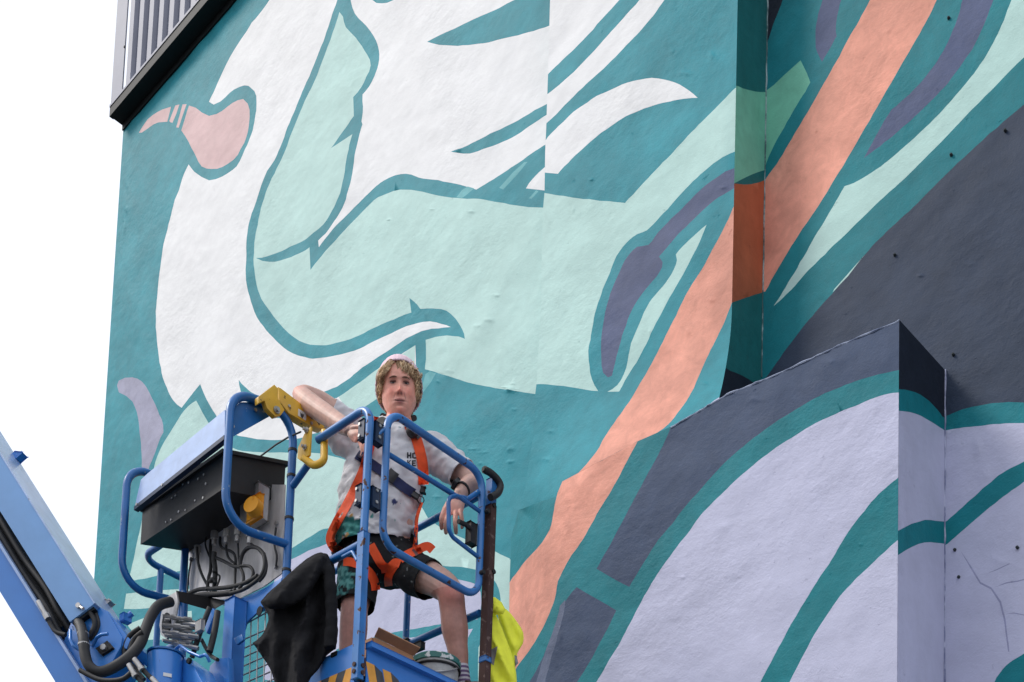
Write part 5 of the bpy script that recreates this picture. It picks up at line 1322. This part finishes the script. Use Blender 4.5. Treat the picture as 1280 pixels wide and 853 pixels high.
# harness webbing laid over the clothes
def tri_bvh(objs):
    V = []; Fc = []
    for o in objs:
        off = base_loc(o.parent); k = len(V)
        V += [v.co + off for v in o.data.vertices]; Fc += [tuple(i + k for i in p.vertices) for p in o.data.polygons]
    return BVHTree.FromPolygons(V, Fc)
BVH = tri_bvh([shirt, shorts, bo])
def hit(x, y, lift_=.005, fallY=5.3):
    r = ray(x, y).normalized(); h = BVH.ray_cast(CAM, r)
    return (h[0] - r * lift_) if h[0] is not None else at_y(x, y, fallY)
FB = tri_bvh([bo])
def face_pt(x, z, out=.001):
    h = FB.ray_cast(H(x, .2, z * 1.15), -FW); return h[0] + FW * out
EYEM = simple('dark_brown_iris', (0.018, 0.011, 0.009), 0.18, bs=0); EYEW = simple('eye_white', (0.24, 0.19, 0.175), 0.3, bs=0); BROWM = simple('brown_brow_hair', (0.12, 0.065, 0.038), 0.8)
RM = Matrix((RTl, FW, UP)).transposed()
for s_ in (-1, 1):
    m = MB(); m.ball(face_pt(s_ * .031, .0005, -.0025), .0112, 0, 2, (1.1, .5, .36), RM); ew = m.build('eye', EYEW, man)
    m = MB(); m.ball(face_pt(s_ * .0305, .0008, .0008), .0062, 0, 2, (1, .5, .75), RM); m.build('iris', EYEM, ew)
    m = MB(); m.tube([face_pt(s_ * (.017 + .0285 * i / 8), .0040 + .0030 * math.sin(math.pi * (i + .6) / 9.2), .0012) for i in range(9)], [.0014, .0028, .0034, .0037, .0037, .0036, .0032, .0026, .001], 7); m.build('eyelid', simple('lash_shadow', (0.16, 0.065, 0.05), .7), ew)
    m = MB(); m.tube([face_pt(s_ * (.013 + .036 * i / 9), .0150 + .0046 * math.sin(math.pi * (i + 1.5) / 11), .0004) for i in range(10)], [.0012, .0022, .0026, .0027, .0026, .0023, .002, .0018, .0014, .0008], 7); m.build('eyebrow', BROWM, man)
m = MB(); m.tube([face_pt(-.023 + .046 * i / 12, -.0768 + .0046 * (abs(i - 6) / 6) ** 2 + .0010 * (6 - i) / 6 , .0003) for i in range(13)], [.0006] + [.0016] * 11 + [.0006], 6); m.build('mouth_line', simple('lip_shadow', (0.09, 0.025, 0.025), .6), man)
def strap(ps, wpx, mat, name='strap', parent=man, lift_=.006, th=.003, closed_th=True):
    pp = [Vector((x, y, 0)) for x, y in ps]; Q = spline(pp, 7); vs = []; N_ = len(Q)
    cs = []
    for i, q in enumerate(Q):
        t = (Q[min(i + 1, N_ - 1)] - Q[max(i - 1, 0)]).normalized(); n_ = Vector((-t.y, t.x, 0))
        cs.append([hit(*(q + n_ * wpx * .5 * s_)[:2], lift_) for s_ in (-1, -.33, .33, 1)])
    # webbing is stiff: even the depth out along the run
    for j in range(4):
        for _ in range(3):
            D_ = [(c[j] - CAM).length for c in cs]
            for i in range(1, N_ - 1):
                t_ = min(D_[i], (D_[i - 1] + D_[i + 1] + D_[i]) / 3 + .002); cs[i][j] = CAM + (cs[i][j] - CAM).normalized() * t_
    for c in cs: vs += c
    k = len(vs); vs += [v + (v - CAM).normalized() * th for v in vs]
    fs = []
    for i in range(N_ - 1):
        for j in range(3):
            a = i * 4 + j; fs.append((a, a + 1, a + 5, a + 4)); fs.append((k + a, k + a + 4, k + a + 5, k + a + 1))
        fs.append((i * 4, i * 4 + 4, k + i * 4 + 4, k + i * 4)); fs.append((i * 4 + 3, k + i * 4 + 3, k + i * 4 + 7, i * 4 + 7))
    for i in (0, N_ - 1):
        for j in range(3): a = i * 4 + j; fs.append((a, k + a, k + a + 1, a + 1))
    return obj(name, vs, fs, mat, parent, True, None, 50)
WEB = simple('orange_webbing', srgb(236, 82, 30), 0.75, amt=0.10, scale=40, bs=0.35, bscale=600)
NAVYW = simple('navy_webbing', srgb(34, 42, 84), 0.8, amt=0.15, scale=40, bs=0.35, bscale=600)
BLKW = simple('black_buckle', (0.02, 0.02, 0.023), 0.5, amt=0.2)
hz = obj('harness', [], [], WEB, man); bpy.data.objects.remove(hz)
def S(ps, w_, mat=WEB, **k): return strap(ps, w_, mat, 'harness_strap', **k)
h1 = S([(511, 531), (519, 545), (524.5, 562), (528.5, 582), (529.5, 606)], 13)
S([(470, 521), (466, 540), (462, 560), (455, 585), (446, 606), (434, 630), (421, 653), (413, 672), (417, 684), (426, 690)], 11.5)
S([(446, 568), (460, 577), (476, 588), (492, 599), (505, 609), (517, 617)], 12, NAVYW, lift_=.009)
S([(484, 590), (489, 594.5), (495, 599)], 14, BLKW, lift_=.014)
S([(527, 628), (521, 648), (520, 668), (518, 684)], 4.5)
S([(519, 660), (520, 676), (520, 682)], 5, NAVYW, lift_=.008)
S([(463, 681), (470, 694), (478, 707), (487, 711)], 11)
S([(476, 712), (487, 709.5), (494, 703.5), (500, 705)], 10.5, lift_=.010)
S([(500, 699), (511, 692.5), (523, 687), (534, 683), (541, 688)], 11, lift_=.009)
S([(494, 706), (488, 715), (485, 724), (486, 733)], 10)
S([(429, 702), (440, 703), (452, 708), (462, 716), (468, 727), (470, 738)], 11)
S([(516.5, 686.5), (519, 690), (521.5, 694)], 4, simple('strap_keeper', (0.16, 0.09, 0.09), .6), lift_=.013)
m = MB()
c = hit(527, 613, .012); m.box(c, Wd * .018, Dd * .007, ZX * .015, bev=.004); c = hit(518, 619, .013); m.box(c, (Wd - ZX * .5).normalized() * .022, Dd * .006, (ZX + Wd * .4).normalized() * .012, bev=.004)
m.tube([hit(526, 622, .012) + Wd * .016 * math.cos(t * .52) + ZX * (.018 * math.sin(t * .52) - .012) for t in range(12)], .0025, 6, closed=True)
m.build('buckle', BLKW, man)
S([(523.5, 603.5), (529, 602.5), (534, 602)], 3, lift_=.016)
# ear defenders round the neck
m = MB(); c = at_y(498, 524, 5.40)
arc = [c + RTl * (.080 * math.cos(t)) + FW * (.080 * math.sin(t) + .005) + ZX * (.012 - .03 * math.sin(t)) for t in [math.pi * (1.10 + .80 * i / 14) for i in range(15)]]
m.tube(arc, .014, 10); em = m.build('ear_defenders', BLKW, man)
for (x, y, Y_, r) in ((477.5, 530, 5.275, .030), (517, 538, 5.29, .030)):
    m = MB(); p = at_y(x, y, Y_); ax_ = (FW * .85 + RTl * (-.5 if x < 500 else .5) + ZX * .15).normalized()
    m.tube([p - ax_ * .026, p - ax_ * .018, p, p + ax_ * .012, p + ax_ * .014, p + ax_ * .008], [r * .85, r, r, r * .92, r * .70, r * .55], 22); m.build('ear_cup', RUBBER, em)
m = MB(); m.tube(spline([at_y(484, 531, 5.27), at_y(496, 536, 5.25), at_y(508, 537, 5.25), at_y(518, 541, 5.27), at_y(527, 548, 5.31)], 5), .011, 8); m.build('collar_cord', BLKW, man) if False else None
S([(505, 527), (515, 537), (525, 547)], 7, BLKW, lift_=.012)
# wrist watch
m = MB(); c = at_y(577.5, 613, 5.295); dW = (at_y(575, 617, 5.285) - at_y(584, 609, 5.32)).normalized(); 
side = dW.cross(FW).normalized(); up_ = side.cross(dW)
m.tube([c + (side * math.cos(t * .4) + up_ * math.sin(t * .4)) * .037 for t in range(16)], .006, 8, closed=True)
fc = (-side if side.z < 0 else side) ; q = c + (fc + FW * .3).normalized() * .040; m.box(q, dW * .018, fc.cross(dW) * .02, fc * .006, bev=.003)
m.build('wrist_watch', BLKW, man)
# printed letters on the chest
INK = simple('black_print', (0.015, 0.015, 0.02), 0.8)
def print_poly(quads, name):
    vs, fs = [], []
    for qd in quads:
        k = len(vs); nx = 2
        (x0, y0), (x1, y1), (x2, y2), (x3, y3) = qd
        for i in range(3):
            for j in range(3):
                u, v = i / 2, j / 2
                x = (x0 * (1 - u) + x1 * u) * (1 - v) + (x3 * (1 - u) + x2 * u) * v; y = (y0 * (1 - u) + y1 * u) * (1 - v) + (y3 * (1 - u) + y2 * u) * v
                vs.append(hit(x, y, .0022))
        for i in range(2):
            for j in range(2): a = k + i * 3 + j; fs.append((a, a + 3, a + 4, a + 1))
    return obj(name, vs, fs, INK, shirt)
def bx(x0, y0, x1, y1): return [(x0, y0), (x1, y0), (x1, y1), (x0, y1)]
print_poly([bx(508.8, 565.5, 510.6, 573), bx(512.6, 565.8, 514.2, 573.2), bx(510.6, 568.6, 512.6, 570.2)], 'printed_letter')
print_poly([bx(515.2, 566.6, 517, 572.6), bx(517, 565.8, 521.5, 567.5), bx(517, 571.8, 521.5, 573.4), bx(521, 566.6, 522.8, 572.8)], 'printed_letter')
print_poly([bx(508.8, 575.2, 510.6, 582.6), [(510.6, 577.6), (512.6, 575.2), (514, 575.2), (511, 579)], [(510.6, 578), (511.8, 578.4), (514.2, 582.6), (512.2, 582.8)]], 'printed_letter')
print_poly([bx(515, 575.4, 516.8, 583), bx(516.8, 575.4, 519.8, 577), bx(516.8, 578.4, 519.2, 579.8), bx(516.8, 581.4, 519.8, 583)], 'printed_letter')

# ------------------------------------------------------------------ loose things on the platform
def pillow(mb, outline, Yf, thick, fold=None, step=5, back=.35, colour=None, yslope=(0, 0), zones=()):
    """a closed soft shape: outline in photo pixels, bulging towards the viewer, with folds"""
    P = curve(outline) if isinstance(outline, str) else [Vector(p) for p in outline]
    V = list(P); E_i = [list(range(len(P)))]
    xs = [p.x for p in P]; ys = [p.y for p in P]; rnd = random.Random(5)
    for zq in zones:
        k = len(V); V += [Vector(q) for q in zq]; E_i.append(list(range(k, k + len(zq))))
    y = min(ys)
    while y < max(ys):
        x = min(xs)
        while x < max(xs): V.append(Vector((x + rnd.uniform(-1, 1), y + rnd.uniform(-1, 1)))); x += step
        y += step
    vo, _, fo, _, _, _ = delaunay_2d_cdt(V, [], E_i, 0, 1e-3, False)
    def ins(c):
        r = False
        for a, b in zip(P, P[1:] + P[:1]):
            if (a.y > c[1]) != (b.y > c[1]) and c[0] < (b.x - a.x) * (c[1] - a.y) / (b.y - a.y) + a.x: r = not r
        return r
    F2 = [f for f in fo if ins(((vo[f[0]].x + vo[f[1]].x + vo[f[2]].x) / 3, (vo[f[0]].y + vo[f[1]].y + vo[f[2]].y) / 3))]
    used = sorted({i for f in F2 for i in f}); rm = {k: i for i, k in enumerate(used)}
    fr, bk_ = [], []
    N_ = len(P)
    for k in used:
        q = vo[k]; d = min(seg_dist(q, P[i], P[(i + 1) % N_]) for i in range(N_))
        e = min(1, d / 16); e = math.sqrt(max(0, 1 - (1 - e) ** 2))
        Y0 = Yf + yslope[0] * (q.x - xs[0]) + yslope[1] * (q.y - ys[0])
        fd = fold(q.x, q.y) if fold else 0
        fr.append(at_y(q.x, q.y, Y0 - thick * e + fd * min(1, d / 13))); bk_.append(at_y(q.x, q.y, Y0 + thick * back * e + .001))
    n_ = len(used); T = [tuple(rm[i] for i in f) for f in F2]
    from collections import Counter
    ec = Counter(); dirs = {}
    for f in T:
        for a, b in ((f[0], f[1]), (f[1], f[2]), (f[2], f[0])): ec[frozenset((a, b))] += 1; dirs[frozenset((a, b))] = (a, b)
    Fc = T + [tuple(i + n_ for i in reversed(f)) for f in T]
    for e, c in ec.items():
        if c == 1: a, b = dirs[e]; Fc.append((b, a, a + n_, b + n_))
    mi = [0] * len(Fc)
    if colour:
        for i, f in enumerate(T):
            cx = sum(proj(fr[k])[0] for k in f) / 3; cy = sum(proj(fr[k])[1] for k in f) / 3; mi[i] = colour(cx, cy)
    k0 = len(mb.v); mb.v += fr + bk_; mb.f += [tuple(i + k0 for i in f) for f in Fc]; mb.i += mi
# black hooded jacket over the mid rail
HOOD = simple('black_fleece', (0.012, 0.012, 0.014), 0.95, amt=0.25, scale=30, bs=0.4, bscale=350, spec=0.25)
def jfold(x, y):
    a = math.atan2(y - 676, x - 415); r = math.hypot(x - 415, y - 676)
    g_ = a * 9 + .8 * noise.noise(Vector((x * .02, y * .02, 3))) + r * .012
    f = (abs(math.sin(g_)) ** .7 - .5) * .07 * min(1, r / 70)
    f += math.sin(a * 24 + 2.5 * noise.noise(Vector((x * .03, y * .03, 8)))) * .008 * min(1, r / 60)
    f += .030 * math.sin(x * .17 + y * .035 + 2.2 * noise.noise(Vector((x * .02, y * .012, 6)))) * ss(720, 790, y)
    return f + .016 * noise.noise(Vector((x * .05, y * .05, 1)))
m = MB()
pillow(m, "326,753* 340,737 367,714 385,698 401,690.5 409,694 417,702 420,747 422,789 420,812* 409,820 397,838 386,853 376,900* 350,880 340,842 328,822 315,804* 330,791 335.5,777 334.5,769*", 4.95, .06, jfold, 4)
pillow(m, "326,753* 341,736 366,713 387,697 402,691 408,697 398,725 382,748 360,759 337,762*", 4.86, .05, lambda x, y: .35 * jfold(x, y), 4)
sv_ = [at_y(x, y, Y) for x, y, Y in [(405, 696, 4.90), (411, 720, 4.86), (414, 750, 4.86), (414.5, 780, 4.865), (413.5, 808, 4.87)]]
m.tube(spline(sv_, 5), [.020 + .006 * min(1, i / 8) + .002 * math.sin(i * 1.9) for i in range(21)], 14)
m.tube(spline([at_y(413.5, 788, 4.868), at_y(413.2, 799, 4.87), at_y(413, 811, 4.872)], 4), .027, 16)
JV, JF = fuse(m, .0045, 2, .5)
JV = wrinkle(JV, JF, lambda v: noise.fractal(v * 14, 1, 2, 3) * .004)
jk = obj('hooded_jacket', JV, JF, HOOD, None, True)
tag(jk, 'black hooded jacket slung over the mid rail of the lift platform', 'jacket')
# hi-vis vest hanging from the brown post
HIV = simple('fluorescent_yellow_mesh', (0.90, 0.92, 0.05), 0.7, amt=0.06, scale=30, bs=0.3, bscale=500)
REF = simple('grey_reflective_tape', (0.26, 0.25, 0.25), 0.45, amt=0.1, bs=0.2, bscale=400)
def vfold(x, y):
    u = (x - 618) * .82 - (y - 750) * .32
    return (abs(math.sin(u * .22 + 1.6 * noise.noise(Vector((x * .03, y * .02, 5))))) - .5) * .042 + .008 * noise.noise(Vector((x * .08, y * .06, 2)))
def vcol(x, y):
    q = lambda p: sum(((p[i][1] > y) != (p[(i + 1) % 4][1] > y)) and (x < (p[(i + 1) % 4][0] - p[i][0]) * (y - p[i][1]) / (p[(i + 1) % 4][1] - p[i][1]) + p[i][0]) for i in range(4)) % 2
    return 1 if q(VZ[0]) or q(VZ[1]) else 0
VZ = [[(609.8, 814), (622, 808), (617, 832), (610.2, 826.5)], [(643, 819), (650, 822), (649, 834), (644, 833)]]
vm = MB()
pillow(vm, "620,758* 633,762 646.5,778 654,791 653.5,805 646.5,817 648,829* 640,838* 632,800 624,778", 5.44, .030, vfold, 2.5, colour=vcol, zones=VZ)
pillow(vm, "611,761 617,764 624,777 632,797 640,818 645,840 646,856 645,885* 622,880* 616,868 610,846* 610,832 609.5,813 609,790 609.5,771", 5.38, .035, vfold, 2.5, colour=vcol, zones=VZ)
pillow(vm, "608,748* 613,745.5 619,747 627,753 632,762 629,768 620,769 612,766 609,757", 5.35, .035, lambda x, y: .010 * math.sin(x * .9 + y * .5), 2.5)
vest = vm.build('safety_vest', [HIV, REF], None, True, None)
tag(vest, 'fluorescent yellow safety vest with grey reflective tape knotted onto the rusty post', 'vest')
# open cardboard box
CARD = simple('brown_cardboard', srgb(196, 146, 108), 0.85, amt=0.10, scale=14, bs=0.2, bscale=160)
ca = 0.13; t0 = on_a(468, 801, ca); t1 = on_a(516, 822, ca)
cb0, cb1, cz = abz(t0)[1], abz(t1)[1], (t0.z + t1.z) / 2 + .01
box = thing('cardboard_box', 'open brown cardboard box on the platform floor behind the kick board', 'box', pt(ca, (cb0 + cb1) / 2, z_f))
dA = .30
for nm, c_, u, v in (('side', (ca, (cb0 + cb1) / 2), BX * (cb1 - cb0) / 2, AX * .003), ('side', (ca + dA, (cb0 + cb1) / 2), BX * (cb1 - cb0) / 2, AX * .003), ('side', (ca + dA / 2, cb0), AX * (dA / 2 - .004), BX * .003), ('side', (ca + dA / 2, cb1), AX * (dA / 2 - .004), BX * .003)):
    m = MB(); m.box(pt(*c_, (cz + z_f) / 2), u, v, ZX * (cz - z_f) / 2); m.build('side', CARD, box)
m = MB(); m.box(pt(ca + dA / 2, (cb0 + cb1) / 2, z_f + .004), AX * dA / 2, BX * (cb1 - cb0) / 2, ZX * .003); m.build('bottom', CARD, box)
A_, B_ = pt(ca - .004, cb0 - .004, cz), pt(ca - .004, cb1 + .004, cz)
ou = (-AX * .050 + ZX * .018)
m = MB(); m.prism([A_, B_, B_ + ou - BX * .01, A_ + ou - BX * .02], ZX * .004); m.build('flap', CARD, box, smooth=False)
m = MB(); A2, B2 = pt(ca + .01, cb1 + .004, cz), pt(ca + dA - .01, cb1 + .004, cz); m.prism([A2, B2, B2 + BX * .07 - ZX * .045, A2 + BX * .06 - ZX * .045], ZX * .004); m.build('flap', CARD, box, smooth=False)
m = MB(); A2, B2 = pt(ca + .01, cb0 - .004, cz), pt(ca + dA - .01, cb0 - .004, cz); m.prism([A2, B2, B2 - BX * .03 - ZX * .10, A2 - BX * .03 - ZX * .10], ZX * .004); m.build('flap', CARD, box, smooth=False)
# paint tub with a green lid
TUBW = simple('grey_white_plastic', (0.38, 0.38, 0.37), 0.5, amt=0.25, scale=30); LID = chipped('splashed_green_lid', srgb(34, 104, 96), (0.62, 0.64, 0.62), 0.56, 0.60, 26, 0.45, 0.1)
tc_ = at_y(545, 832, 5.27); tub = thing('paint_tub', 'round paint tub with a paint-splashed green lid beside the raised foot', 'tub', (tc_.x, tc_.y, z_f))
zt3 = tc_.z
def lathe(name, prof2, mat, parent):
    m = MB(); m.tube([Vector((tc_.x, tc_.y, z)) for r, z in prof2], [r for r, z in prof2], 36); return m.build(name, mat, parent)
lathe('bucket', [(.095, z_f), (.105, zt3 - .035), (.108, zt3 - .012)], TUBW, tub)
lathe('lid', [(.109, zt3 - .012), (.114, zt3 - .010), (.115, zt3 + .012), (.110, zt3 + .018), (.06, zt3 + .019)], LID, tub)
m = MB(); m.tube([Vector((tc_.x, tc_.y, zt3 - .028)) + Vector((math.cos(t * .2618), math.sin(t * .2618), 0)) * .110 for t in range(24)], .006, 8, closed=True); m.build('rim_band', BLACKM, tub)
hd_ = [Vector((tc_.x, tc_.y, zt3 - .035)) + Vector((math.cos(a), math.sin(a), 0)) * .112 - ZX * (.045 * math.sin((a - 3.6) / 2.2 * math.pi)) for a in [3.6 + 2.2 * i / 12 for i in range(13)]]
m = MB(); m.tube(hd_, .004, 8); m.build('handle', STEEL, tub)
